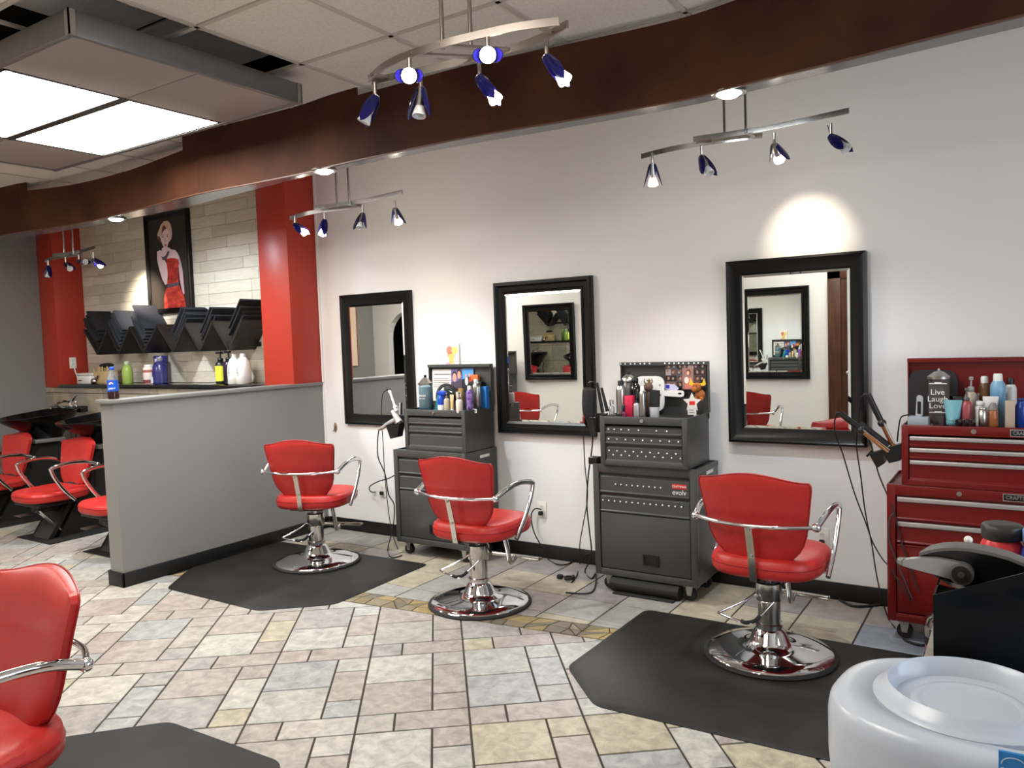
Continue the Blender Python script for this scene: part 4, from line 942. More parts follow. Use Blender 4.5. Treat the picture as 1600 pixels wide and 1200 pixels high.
def tube_up(name, label, x, y, z, w_, h, m, capm, group=None, capf=.2, flip=True):
    # squeeze tube standing on its cap; crimped end up
    r = w_ / 2; t = thing(name, label, 'tube', (x, y, z), 0, group); rs = []
    for k in range(7):
        q = k / 6; a = r * (.72 + .28 * q); b = r * .72 * (1 - q) + .0016
        rs.append([(a * cos(2 * pi * i / 18), b * sin(2 * pi * i / 18), h * (capf + (1 - capf) * q)) for i in range(18)])
    obj('tube_body', MB().rings(rs), m, t, ang=50); obj('cap', MB().lathe(cyl_prof(r * .74, 0, h * capf), 18), capm, t, ang=50); return t
def carton(name, label, cat, x, y, z, w_, d_, h, m, rz=0, group=None, band=None):
    t = thing(name, label, cat, (x, y, z), rz, group); obj('carton', MB().box((-w_ / 2, -d_ / 2, 0), (w_ / 2, d_ / 2, h), .0015), m, t)
    if band: obj('printed_panel', MB().box((-w_ * .3, -d_ / 2 - .0008, h * .15), (w_ * .3, -d_ / 2 + .001, h * .8)), band, t)
    return t
LZ = 1.2225
# --- ledge under the rack
W_ = cm((226, 222, 216), .35)
t = thing('wax_warmer', 'white boxy wax warmer at the left end of the black ledge', 'warmer', (-8.09, -.2, LZ))
obj('body', MB().box((-.13, -.09, 0), (.12, .09, .085), .012), W_, t); obj('lid', MB().box((-.135, -.095, .085), (.125, .095, .112), .01), cm((206, 202, 196), .4), t)
obj('badge', MB().box((-.09, -.0915, .03), (-.03, -.089, .042)), cm((120, 60, 50)), t)
t = thing('stick_bundle', 'bundle of tan wooden waxing sticks in a holder on the ledge', 'sticks', (-7.85, -.19, LZ))
obj('holder', MB().box((-.09, -.07, 0), (.11, .07, .125), .006), cm((186, 158, 112), .5), t); obj('black_pad', MB().sphere((.03, 0, .185), .07, sz=.35), M['black_matte'], t)
for k in range(9): obj('stick', MB().box((-.1 + k * .022, -.06 + (k % 3) * .03, .1), (-.085 + k * .022, -.055 + (k % 3) * .03, .165 + (k * 7 % 5) * .006), mx=Matrix.Rotation(RAD((k % 4 - 1.5) * 5), 4, 'Y')), cm((204, 172, 122), .5), t)
t = thing('wax_spoon', 'shiny silver scoop resting in front of the tan stick bundle', 'scoop', (-7.92, -.28, LZ))
obj('scoop_bowl', MB().sphere((0, 0, .03), .04, sx=1, sy=.6, sz=.75), M['chrome_worn'], t); obj('handle', MB().tube([(.02, 0, .04), (.09, 0, .085)], .009), M['chrome_worn'], t)
GR = cm((148, 172, 84), .3); GR2 = cm((96, 130, 44), .3)
vessel('shampoo_bottle', 'dark green shampoo bottle behind the pale green one on the ledge', 'bottle', -7.535, -.16, LZ, P_bottle(.036, .19, .42, .35), GR2, [('cap', cyl_prof(.018, .188, .222), cm((150, 176, 96)))])
vessel('shampoo_bottle', 'pale green shampoo bottle with pale cap on the black ledge', 'bottle', -7.445, -.2, LZ, P_bottle(.05, .19, .42, .35), GR, [('cap', cyl_prof(.022, .188, .222), cm((188, 196, 168)))])
vessel('lotion_bottle', 'white bottle with brown bands beside the navy bottles on the ledge', 'bottle', -7.08, -.2, LZ, [(.052, 0), (.055, .006), (.055, .14), (.05, .16), (.001, .161)], cm((220, 206, 196)), [('cap', cyl_prof(.04, .16, .185), W_), ('lower_band', [(.0555, .005), (.0558, .005), (.0558, .04), (.0555, .04)], cm((120, 60, 56))), ('upper_band', [(.0555, .11), (.0558, .11), (.0558, .135), (.0555, .135)], cm((170, 96, 84)))])
NV = cm((44, 42, 92), .25)
vessel('conditioner_bottle', 'navy bottle standing upside down behind the other navy bottle', 'bottle', -6.98, -.13, LZ, [(.03, 0), (.034, .02), (.06, .1), (.066, .26), (.06, .266), (.001, .267)], NV, [('label_patch', MB().box((.0, -.067, .16), (.03, -.06, .24)), cm((190, 190, 206)))])
vessel('conditioner_bottle', 'navy bottle with sloping shoulders and grey cap on the ledge', 'bottle', -6.88, -.21, LZ, P_bottle(.073, .215, .42, .45), NV, [('cap', cyl_prof(.027, .213, .255), cm((120, 118, 128))), ('label_patch', MB().box((-.04, -.076, .01), (-.01, -.066, .07)), cm((200, 200, 214)))])
pump('pump_bottle', 'black pump bottle with a bright yellow label on the ledge', -5.985, -.2, LZ + .003, .10, .285, cm((28, 26, 24), .3), M['black_plastic'], band=cm((216, 214, 60), .4))
pump('pump_bottle', 'dark purple pump bottle beside the yellow labelled one', -5.885, -.19, LZ + .003, .105, .29, cm((38, 28, 42), .25), M['black_plastic'])
for dx, lab in ((-5.795, 'left one of the two white cone necked bottles on the ledge'), (-5.68, 'right one of the two white cone necked bottles on the ledge')):
    vessel('shampoo_bottle', lab, 'bottle', dx, -.2, LZ, P_bottle(.064, .235, .34, .5), W_, [('cap', cyl_prof(.02, .233, .264), W_), ('mark', MB().box((-.02, -.066, .10), (.02, -.0635, .103)).box((-.001, -.066, .07), (.002, -.0635, .15)), cm((96, 92, 90)))])
# --- cola bottle on the half wall
CX, CY = -5.0, -1.772
p = Vector((XP0 + .055, -1.76, 1.23))
t = thing('soda_bottle', 'clear cola bottle with blue cap and blue label on the half wall cap', 'bottle', p)
obj('bottle_body', MB().lathe([(.028, 0), (.033, .004), (.034, .05), (.031, .06), (.033, .072), (.033, .12), (.030, .14), (.022, .165), (.014, .186), (.013, .2), (.001, .2)], 24), mat('pet', (225, 228, 235), .05, trans=.85, ior=1.2), t, ang=50)
obj('cola', MB().lathe([(.027, .001), (.0338, .004), (.0348, .048), (.0325, .058), (.031, .059), (.001, .059)], 24), cm((40, 12, 12), .1), t, ang=50)
obj('cap', MB().lathe(cyl_prof(.0155, .19, .212), 20), cm((30, 80, 190), .4), t, ang=50)
lb = obj('label', MB().lathe([(.034, .052), (.0345, .052), (.0345, .125), (.034, .125)], 28), cm((24, 84, 190), .35), t, ang=50)
qd = (CAM - p); az = math.atan2(qd.y, qd.x) + pi / 2; rl = .0352
def onlabel(u, v, k=.0): a = az - pi / 2 + u / rl; return ((rl + k) * cos(a), (rl + k) * sin(a), v)
def disc_patch(nm, m, pts, k): obj(nm, MB().add([onlabel(u, v, k) for u, v in pts] + [onlabel(u, v, k + .0004) for u, v in pts], [tuple(range(len(pts))), tuple(range(len(pts), 2 * len(pts)))[::-1]]), m, lb, ang=0)
cc, cr_ = (-.012, .102), .0135
up = [(cc[0] + cr_ * cos(a), cc[1] + cr_ * sin(a)) for a in [pi * .12 + i * pi * .86 / 10 for i in range(11)]]; lowp = [(cc[0] + cr_ * cos(a), cc[1] + cr_ * sin(a)) for a in [pi * 1.12 + i * pi * .8 / 10 for i in range(11)]]
disc_patch('emblem_white', cm((238, 238, 240)), [(cc[0] + cr_ * cos(2 * pi * i / 20), cc[1] + cr_ * sin(2 * pi * i / 20)) for i in range(20)], .0)
disc_patch('emblem_red', cm((206, 40, 44)), up, .0006); disc_patch('emblem_blue', cm((24, 60, 150)), lowp, .0006)
tx = text('pepsi', cm((240, 240, 240)), lb, onlabel(-.006, .072, .002), (RAD(90), 0, az), .02)

# --- plain chest items
G1 = 'grooming products on the plain grey chest'; Z1 = 1.0415
t = thing('disinfectant_jar', 'tall glass jar of blue comb liquid with a steel lid on the plain grey chest', 'jar', (-3.575, -.30, Z1))
obj('glass', MB().lathe([(.046, 0), (.05, .004), (.05, .18), (.046, .186), (.001, .187)], 24), mat('jar_glass', (190, 225, 235), .05, trans=.8, ior=1.15), t, ang=50)
obj('liquid', MB().lathe([(.044, .012), (.0465, .014), (.0465, .172), (.001, .172)], 24), mat('blue_liquid', (14, 92, 124), .15), t, ang=50)
obj('lid', MB().lathe([(.052, .186), (.053, .2), (.046, .205), (.02, .235), (.008, .24), (.001, .24)], 24), M['brushed'], t, ang=50); obj('lid_knob', MB().lathe(cyl_prof(.01, .238, .258), 14), M['black_plastic'], t); obj('base_ring', MB().lathe([(.051, 0), (.053, .001), (.053, .024), (.051, .025)], 24), cm((18, 52, 66), .3), t)
text('BARBICIDE', M['white_matte'], t, (0, -.0515, .112), FACE, .0165); text('DISINFECTANT', M['white_matte'], t, (0, -.0515, .092), FACE, .0105)
def ring_mirror(label, x, y, z, R, tilt, th=.018):
    t = thing('round_mirror', label, 'hand mirror', (x, y, z)); t.rotation_euler = (tilt, 0, 0)
    mb = MB(); n = 32
    mb.rings([[(r * cos(2 * pi * i / n), yy, R + r * sin(2 * pi * i / n)) for i in range(n)] for r, yy in ((R, 0), (R, -th), (R * .8, -th), (R * .76, -th * .6), (R * .76, 0))], closed=True)
    obj('frame', mb, M['black_plastic'], t, ang=40); obj('glass', MB().cyl((0, -.001, R), (0, -th * .6, R), R * .77, n=n), M['mirror'], t, ang=40); return t
ring_mirror('round black rimmed mirror leaning in the lid of the plain grey chest', -3.50, -.17, Z1 + .012, .088, RAD(-10))
ring_mirror('smaller round black rimmed mirror leaning in front of the bigger round one', -3.475, -.20, Z1 + .0, .07, RAD(-12))
TEAL = cm((40, 128, 136), .2)
t = vessel('spray_bottle', 'teal spray bottle leaning with a blue trigger on the plain grey chest', 'bottle', -3.485, -.27, Z1 + .004, P_bottle(.03, .13, .5, .3), TEAL, [('neck', cyl_prof(.012, .13, .145), cm((30, 90, 180)))], tilt=(0, RAD(14), 0))
BL = cm((24, 62, 170), .3)
t = vessel('spray_bottle', 'blue trigger spray bottle with a white label on the plain grey chest', 'bottle', -3.415, -.33, Z1, P_bottle(.025, .115, .45, .3), BL, [('label_band', [(.0256, .015), (.026, .015), (.026, .05), (.0256, .05)], W_), ('trigger_head', MB().box((-.022, -.014, .118), (.045, .014, .146), .005).cyl((0, 0, .11), (0, 0, .12), .012).box((.018, -.006, .085), (.026, .006, .12), .002), BL)])
BE = cm((178, 164, 146), .3)
pump('pump_bottle', 'slim beige pump bottle second from the blue spray bottle', -3.362, -.335, Z1, .042, .135, BE, cm((110, 100, 90)), hb=.72, head=False)
tube_up('product_tube', 'narrow tube of gold and white beside the beige pump bottle', -3.32, -.33, Z1, .034, .122, cm((206, 178, 130), .3), W_)
tube_up('product_tube', 'pale beige wide ended tube behind the white pump bottle', -3.285, -.30, Z1, .05, .14, cm((180, 168, 152), .35), cm((120, 110, 100)))
pump('pump_bottle', 'whitish pump bottle with brown collar at the front of the plain chest', -3.243, -.35, Z1, .048, .14, cm((216, 206, 194), .3), cm((96, 86, 78)), hb=.66, head=False)
tube_up('product_tube', 'gold tube standing behind the narrow gold and white tube', -3.315, -.235, Z1, .05, .16, M['gold'], M['gold'])
tube_up('product_tube', 'gold tube beside the purple can', -3.225, -.25, Z1, .05, .155, M['gold'], M['gold'])
aerosol('hairspray_can', 'purple patterned spray can with a white cap on the plain grey chest', -3.225, -.25, Z1, .05, .178, mat('purple_print', (84, 38, 128), .3, rgb2=(170, 140, 196), nscale=38), W_)
aerosol('hairspray_can', 'tall bright silver spray can beside the blue carton', -3.237, -.15, Z1, .064, .218, M['brushed'], cm((200, 198, 196), .3, metal=.6))
carton('product_carton', 'plain sky blue carton at the right end of the plain grey chest', 'carton', -3.207, -.09, Z1 + .002, .046, .04, .16, cm((50, 130, 206), .5))
carton('orange_box', 'small orange box on the black lid shelf of the plain grey chest', 'carton', -3.30, -.07, Z1 + .205, .06, .03, .04, cm((214, 108, 48), .5))
carton('lid_shelf', 'small black shelf inside the lid of the plain grey chest', 'shelf', -3.29, -.07, Z1 + .145, .11, .05, .05, M['black_plastic'])
def card(label, name, cat, x, y, z, w_, h, m, rz=0, parts=(), tilt=RAD(-2)):
    t = thing(name, label, cat, (x, y, z), rz); t.rotation_euler = (tilt, 0, rz)
    obj('sheet', MB().box((-w_ / 2, -.0015, 0), (w_ / 2, 0, h)), m, t, ang=0)
    for k, (nm, pts, pm_) in enumerate(parts): obj(nm, MB().prism([(a * w_ / 2, b * h) for a, b in pts], -.0014, -.0020 - k * .0005, 'y'), pm_, t, ang=0)
    return t
def ell(cx, cy, rx, ry, n=14): return [(cx + rx * cos(2 * pi * i / n), cy + ry * sin(2 * pi * i / n)) for i in range(n)]
PAPER = cm((214, 208, 200), .7); INK = cm((140, 134, 128), .7)
card('white printed instruction sheet pinned inside the lid of the plain grey chest', 'paper_sheet', 'paper', -3.622, -.05, Z1 + .05, .185, .235, PAPER, parts=[('text_line', [(-.85, y0), (.88 - .2 * (k % 2), y0), (.88 - .2 * (k % 2), y0 + (.045 if k == 0 else .02)), (-.85, y0 + (.045 if k == 0 else .02))], INK) for k, y0 in enumerate((.82, .70, .64, .58, .50, .44))])
SK = cm((206, 150, 128), .6); HR = cm((58, 38, 34), .6)
card('photo of two smiling people on a purple ground inside the plain chest lid', 'photo_print', 'photo', -3.485, -.05, Z1 + .145, .10, .143, cm((104, 96, 150), .4), parts=[('hair', ell(-.4, .66, .5, .22), HR), ('face', ell(-.38, .55, .38, .22), SK), ('hair', ell(.5, .8, .42, .2), HR), ('face', ell(.48, .68, .32, .2), SK), ('shirt', [(-1, 0), (1, 0), (1, .45), (.5, .5), (0, .3), (-.5, .34), (-1, .3)], cm((74, 62, 76), .6))])
card('photo of dark haired figures under a blue sky inside the plain chest lid', 'photo_print', 'photo', -3.383, -.05, Z1 + .13, .10, .16, cm((88, 150, 206), .4), parts=[('dark_ground', [(-1, 0), (1, 0), (1, .45), (.2, .62), (-1, .5)], cm((34, 28, 30), .6)), ('figure', ell(-.25, .42, .28, .2), cm((226, 216, 206))), ('figure', ell(.45, .45, .3, .22), cm((168, 60, 46))), ('face', ell(.35, .7, .2, .08), SK), ('face', ell(-.3, .66, .18, .08), SK)])
card('small white name label stuck on the front edge of the plain grey chest', 'label_card', 'label', -3.195, -.255, Z1 - .01, .06, .028, PAPER, parts=[('text_line', [(-.8, .35), (.8, .35), (.8, .6), (-.8, .6)], INK)], rz=RAD(0))
t = thing('art_canvas', 'small painted canvas of pink and yellow blossoms standing above the plain chest', 'painting', (-3.545, 0, 1.335))
obj('canvas', MB().box((-.066, -.02, 0), (.066, -.001, .178), .002), cm((236, 226, 214), .7), t)
for k, (nm, pts, c_) in enumerate((('bloom', ell(-.018, .13, .03, .032), (214, 128, 108)), ('bloom', ell(.03, .13, .028, .03), (226, 206, 110)), ('bloom', ell(-.01, .095, .026, .022), (206, 104, 84)), ('stem', [(-.02, .03), (.012, .03), (.03, .11), (-.03, .1)], (228, 184, 100)), ('splash', ell(-.035, .025, .02, .018), (226, 150, 180)), ('splash', ell(.012, .02, .028, .014), (236, 190, 150)))):
    obj(nm, MB().prism(pts, -.0195, -.0207 - k * .0005, 'y'), cm(c_, .7), t, ang=0)

# --- studded chest items
Z2 = 1.0415
aerosol('hairspray_can', 'tall silver spray can with black nozzle at the left of the studded chest', -2.006, -.40, Z2, .056, .225, M['brushed'], M['black_plastic'])
vessel('pump_vial', 'small clear spray vial at the left end of the studded chest', 'bottle', -2.058, -.42, Z2, P_bottle(.016, .075, .6), cm((170, 168, 166), .2, metal=.4), [('cap', cyl_prof(.013, .075, .11), M['clear'])])
carton('compact', 'flat black and white compact lying at the front of the studded chest', 'compact', -2.045, -.435, Z2 + .012, .055, .035, .012, cm((60, 58, 58)))
t = vessel('disinfectant_jar', 'dark jar with a cone shaped steel lid behind the silver can', 'jar', -2.02, -.25, Z2, cyl_prof(.042, 0, .21), mat('smoke_jar', (86, 88, 88), .15), [('lid', [(.046, .208), (.047, .224), (.02, .25), (.001, .252)], M['brushed']), ('lid_knob', cyl_prof(.009, .25, .27), M['black_plastic'])])
vessel('styling_bottle', 'black round shouldered bottle in the middle of the studded chest', 'bottle', -1.955, -.30, Z2, P_bottle(.034, .2, .5, .2), M['black_gloss'], [('cap', cyl_prof(.018, .2, .232), M['black_plastic'])])
vessel('nail_bottle', 'tiny dark purple bottle in front of the crimson carton', 'bottle', -1.967, -.445, Z2, P_bottle(.013, .045, .4), cm((96, 24, 60), .2), [('cap', cyl_prof(.008, .045, .085), M['black_plastic'])])
carton('product_carton', 'bright crimson carton standing at the front of the studded chest', 'carton', -1.948, -.405, Z2, .05, .04, .135, cm((196, 32, 66), .45))
pump('pump_bottle', 'small silver pump can with a black neck on the studded chest', -1.898, -.42, Z2, .038, .14, cm((168, 164, 164), .3, metal=.5), M['black_plastic'], hb=.68, head=False)
aerosol('hairspray_can', 'slim silver spray can with a white cap right of the crimson carton', -1.862, -.415, Z2, .038, .192, M['brushed'], W_)
t = thing('horned_figurine', 'small brown horned figurine behind the slim silver can', 'figurine', (-1.885, -.27, Z2))
obj('body', MB().lathe([(.02, 0), (.03, .02), (.026, .12), (.02, .15), (.001, .15)], 14), cm((70, 50, 40), .6), t, ang=50); hd = obj('head', MB().sphere((0, 0, .175), .028), cm((92, 64, 48), .6), t)
for s in (-1, 1): obj('horn', MB().tube([(s * .015, 0, .195), (s * .026, 0, .21), (s * .022, 0, .228)], lambda q: .006 * (1 - q * .7), 6, 3), cm((120, 100, 80)), hd)
t = thing('brush_cup', 'clear cup holding a wide black brush on the studded chest', 'brush', (-1.80, -.39, Z2))
obj('cup', MB().lathe([(.024, 0), (.027, .003), (.029, .07), (.027, .07), (.025, .006), (.001, .005)], 18), cm((196, 196, 198), .15), t, ang=50); obj('brush', MB().prism([(-.026, .07), (.03, .07), (.034, .165), (-.02, .17)], -.012, .012, 'y', ch=.002), M['black_matte'], t)
# white paddle board with stars
t = thing('paddle_mirror_board', 'white paddle shaped board with star decorations leaning in the studded lid', 'board', (-1.925, -.165, Z2 + .02)); t.rotation_euler = (RAD(-4), 0, 0)
bw_, bh = .195, .215
out = rnd([(-bw_ / 2, 0), (bw_ / 2, 0), (bw_ / 2, bh), (-bw_ / 2, bh)], .055, 6)
obj('board', MB().prism(out, -.012, 0, 'y'), cm((226, 224, 220), .4), t, ang=30)
obj('handle', MB().prism(rnd([(bw_ / 2 - .01, .095), (bw_ / 2 + .125, .088), (bw_ / 2 + .125, .13), (bw_ / 2 - .01, .13)], .03, 5), -.011, -.001, 'y'), cm((226, 224, 220), .4), t, ang=30)
obj('hole', MB().prism(ell(bw_ / 2 + .1, .11, .012, .006), -.0115, -.0125, 'y'), M['black_matte'], t)
def star(cx, cz, R, y, m, nm, par, k=.42): obj(nm, MB().prism([(cx + (R if i % 2 == 0 else R * k) * sin(2 * pi * i / 10), cz + (R if i % 2 == 0 else R * k) * cos(2 * pi * i / 10)) for i in range(10)], y, y - .0015, 'y'), m, par, ang=0)
star(.0, .185, .02, -.012, M['gold'], 'gold_star', t); star(.07, .16, .009, -.012, cm((120, 116, 112)), 'star', t); star(.072, .1, .011, -.012, cm((60, 58, 56)), 'star', t); star(.045, .025, .014, -.012, cm((60, 58, 56)), 'star', t); star(-.06, .06, .012, -.012, cm((60, 58, 56)), 'star', t)
obj('dark_hole', MB().prism(ell(.02, .07, .022, .03), -.0122, -.013, 'y'), cm((70, 54, 46)), t)
# photo collage in the studded lid
CY2 = -.186
random.seed(3)
t = thing('photo_collage', 'sheet of overlapping family photos pinned inside the studded lid', 'photo', (-1.697, -.152, Z2 + .165))
t.rotation_euler = (RAD(-1), 0, 0)
obj('sheet', MB().box((-.125, -.001, 0), (.125, 0, .147)), cm((96, 76, 74), .5), t, ang=0)
k = 0
for i in range(7):
    for j in range(4):
        cx, cz = -.107 + i * .0355, .018 + j * .037
        if i in (3, 4) and j < 3: continue
        c_ = random.choice([(46, 36, 40), (104, 80, 78), (150, 142, 142), (66, 66, 78), (84, 62, 56), (32, 28, 32)])
        f = obj('photo', MB().box((cx - .017, -.002, cz - .0175), (cx + .017, -.001, cz + .0175)), cm(c_, .5), t, ang=0)
        obj('face', MB().prism(ell(cx + random.uniform(-.006, .006), cz, .007, .009, 10), -.0022, -.0026, 'y'), cm((160, 126, 114), .5), f, ang=0)
        obj('hair', MB().prism(ell(cx + random.uniform(-.006, .006), cz + .008, .008, .006, 8), -.0021, -.0024, 'y'), cm(random.choice([(40, 26, 24), (120, 84, 50)]), .5), f, ang=0)
f = obj('photo', MB().box((-.018, -.0035, -.01), (.05, -.002, .118)), cm((150, 110, 104), .5), t, ang=0, label='larger photo of a woman holding a child')
for k, (nm, pts, c_) in enumerate((('gown', [(-.005, -.005), (.045, -.005), (.04, .06), (.005, .06)], (208, 120, 104)), ('child', ell(.008, .045, .014, .02), (226, 214, 206)), ('hair', ell(.02, .092, .016, .018), (110, 62, 40)), ('face', ell(.018, .088, .009, .012), (222, 176, 152)))):
    obj(nm, MB().prism(pts, -.0034, -.0040 - k * .0005, 'y'), cm(c_, .5), f, ang=0)
f = obj('blue_pouch', MB().prism([(-.125, -.01), (-.06, -.02), (-.04, -.004), (-.07, .02), (-.125, .022)], -.002, -.006, 'y'), cm((190, 190, 214), .4), t, ang=0); obj('blue_mark', MB().prism([(-.122, -.004), (-.1, -.006), (-.098, .016), (-.122, .018)], -.0062, -.0068, 'y'), cm((58, 50, 170)), f, ang=0)
# plush moose, star ornament, tag card
t = thing('plush_moose', 'little orange brown plush moose with yellow antlers in the studded lid corner', 'plush toy', (-1.605, -.192, Z2 + .098))
FUR = cm((164, 96, 44), .95, bump=.5, bscale=600)
obj('body', MB().sphere((.008, .01, .028), .03, sz=1.05), FUR, t); hd = obj('head', MB().sphere((-.004, -.01, .074), .026, sz=1.1).sphere((-.012, -.03, .062), .017), FUR, t)
for s in (-1, 1):
    obj('antler', MB().prism([(s * a, b) for a, b in ((.012, .095), (.03, .1), (.04, .125), (.046, .105), (.05, .09), (.04, .082), (.022, .084))], -.012, -.004, 'y'), cm((226, 186, 40), .7), hd, ang=0)
    obj('eye', MB().sphere((s * .008 - .006, -.036, .083), .003), M['black_gloss'], hd)
    obj('leg', MB().sphere((s * .018 + .006, -.014, .005), .012, sz=1.2), FUR, t)
t = thing('star_ornament', 'white wooden star ornament with a red patch on the studded chest', 'ornament', (-1.618, -.262, Z2 + .015))
star(0, .072, .058, -.0, cm((216, 210, 202), .5), 'star_body', t, .48); obj('red_patch', MB().box((-.016, -.003, .058), (.018, -.0018, .08)), cm((214, 44, 40)), t)
obj('paper_tag', MB().box((-.026, -.005, 0), (.026, -.003, .045)), PAPER, t); obj('tag_marks', MB().box((-.018, -.0056, .012), (.016, -.005, .016)).box((-.018, -.0056, .026), (.01, -.005, .03)), INK, t)
card('small white card taped on the right edge of the studded chest', 'label_card', 'label', -1.61, -.20, Z2 - .022, .045, .03, PAPER, parts=[('text_line', [(-.7, .4), (.7, .4), (.7, .6), (-.7, .6)], INK)])
carton('mat_roll', 'rolled black ribbed mat lying under the studded tool cabinet', 'mat', -1.86, -.40, 0, .001, .001, .001, M['rubber']) if False else None
t = thing('rolled_mat', 'rolled black ribbed mat lying under the studded tool cabinet', 'mat', (-1.87, -.43, 0))
obj('roll', MB().rings([[(x, .045 * cos(2 * pi * i / 24), .046 + (.045 if (i % 2) else .041) * sin(2 * pi * i / 24)) for i in range(24)] for x in (-.21, .22)]), M['rubber'], t, ang=10); obj('loose_flap', MB().box((-.18, -.07, 0), (.2, .03, .008), .003), M['rubber'], t)
random.seed(11)

# --- red chest items
Z3 = 1.0415
t = thing('hand_mirror', 'big black rounded panel mirror leaning inside the red lid', 'hand mirror', (-.385, -.17, Z3)); t.rotation_euler = (RAD(-4), 0, 0)
obj('panel', MB().prism(rnd([(-.11, 0), (.11, 0), (.11, .262), (-.11, .262)], .06, 6), -.014, 0, 'y'), cm((26, 25, 26), .4), t, ang=30)
t = thing('lantern_jar', 'glass jar lettered in white with a steel cone lid in the red chest', 'jar', (-.345, -.335, Z3))
obj('glass', MB().lathe([(.042, 0), (.045, .004), (.045, .232), (.001, .233)], 6), mat('lantern_glass', (84, 76, 74), .1, spec=.7), t, ang=20)
obj('lid', MB().lathe([(.05, .228), (.051, .24), (.02, .262), (.003, .268), (.001, .269)], 24), M['brushed'], t, ang=50); obj('lid_knob', MB().sphere((0, 0, .272), .006), M['brushed'], t)
for i, s_ in enumerate(('Live', 'Laugh', 'Love')): text(s_, M['white_matte'], t, (-.002, -.047, .165 - i * .033), FACE, .038)
for zz in (.205, .066): obj('scroll', MB().box((-.038, -.0475, zz), (.038, -.0465, zz + .004)).box((-.015, -.0475, zz + .004), (.015, -.0465, zz + .009)), M['white_matte'], t)
t = thing('hair_trimmer', 'grey hair trimmer standing in its charging base on the red chest', 'trimmer', (-.425, -.425, Z3))
obj('charging_base', MB().box((-.045, -.035, 0), (.045, .035, .052), .006), cm((150, 152, 154), .4), t)
tr = obj('trimmer_body', MB().prism(rnd([(-.012, .052), (.018, .052), (.02, .15), (-.006, .155)], .01, 3), -.015, .015, 'y', ch=.002), cm((168, 170, 172), .35), t); obj('black_inlay', MB().box((-.003, -.017, .065), (.012, -.0145, .125)), M['black_plastic'], tr)
tube_up('product_tube', 'wide teal tube standing on its cap at the front of the red chest', -.28, -.42, Z3 + .014, .078, .118, cm((104, 158, 166), .35), cm((90, 140, 150)))
pump('pump_bottle', 'dusty rose bottle with grey pump at the front of the red chest', -.225, -.40, Z3 + .01, .05, .178, cm((156, 72, 76), .3), cm((92, 86, 84)), hb=.66, head=False)
for k in range(3): tag(obj('lipstick_cap', MB().box((-.012, -.012, 0), (.012, .012, .032), .002), M['black_gloss'], None, loc=(-.255 + k * .029, -.455, Z3 + .015)), '%s of the three small black capped pots at the red chest front' % ('leftmost', 'middle one', 'rightmost')[k], 'pot')
pump('pump_bottle', 'tan pump bottle behind the dusty rose one in the red chest', -.212, -.30, Z3, .055, .235, cm((176, 160, 140), .35), cm((150, 146, 142)), hb=.7, head=False)
aerosol('hairspray_can', 'brown spray can with a white cap in the red chest', -.158, -.25, Z3, .052, .235, cm((112, 78, 46), .3), W_)
aerosol('hairspray_can', 'tall pale blue spray can with a white cap in the red chest', -.102, -.30, Z3, .064, .25, mat('blue_can', (136, 178, 200), .3, rgb2=(96, 140, 172), nscale=10), W_)
aerosol('hairspray_can', 'white and silver spray can with a black nozzle in the red chest', -.052, -.22, Z3, .05, .225, cm((206, 204, 200), .3), M['black_plastic'])
tube_up('product_tube', 'white flat ended tube in front of the pale blue can', -.13, -.345, Z3, .066, .145, cm((222, 216, 210), .4), W_)
vessel('lotion_bottle', 'short white bottle beside the small chrome can in the red chest', 'bottle', -.17, -.385, Z3 + .01, P_bottle(.022, .095, .8, .1), cm((216, 212, 206)), [('cap', cyl_prof(.018, .095, .115), W_)])
vessel('mini_can', 'small chrome can at the front of the red chest', 'can', -.158, -.44, Z3 + .014, cyl_prof(.0175, 0, .075), M['brushed'], [('cap', cyl_prof(.015, .075, .088), M['chrome_worn'])], body='can_body')
vessel('dropper_bottle', 'amber bottle with a grey rounded cap at the front of the red chest', 'bottle', -.118, -.43, Z3 + .014, [(.018, 0), (.02, .003), (.02, .07), (.018, .074), (.001, .075)], cm((150, 88, 48), .2), [('cap', [(.0005, .075), (.019, .075), (.018, .092), (.01, .108), (.0005, .11)], cm((120, 112, 106)))])
carton('product_carton', 'slim beige carton beside the dark blue bottle in the red chest', 'carton', -.052, -.415, Z3 + .01, .038, .034, .122, cm((176, 156, 136), .5))
vessel('shampoo_bottle', 'dark blue rounded bottle at the right end of the red chest', 'bottle', -.008, -.39, Z3 + .008, P_bottle(.026, .12, .6, .3), cm((20, 52, 130), .2), [('cap', cyl_prof(.015, .12, .135), cm((16, 36, 96)))])
pump('pump_bottle', 'small grey pump bottle behind the short white bottle', -.18, -.345, Z3 + .0, .03, .16, cm((120, 112, 104), .35), cm((104, 98, 94)), hb=.7, head=False)
carton('black_case', 'glossy black case lying behind the teal tube in the red chest', 'case', -.275, -.25, Z3, .09, .06, .14, M['black_gloss'])

# ------------------------------------------------------------------ tool holders, irons and dryers beside the chests
def cord(label, pts, r=.004, k=6, m=None):
    P = [Vector(p) for p in pts]; o0 = P[0].copy(); mb = MB().tube([tuple(p - o0) for p in P], r, 7, k)
    return tag(obj('power_cord', mb, m or M['rubber'], None, loc=o0, ang=60), label, 'cord')
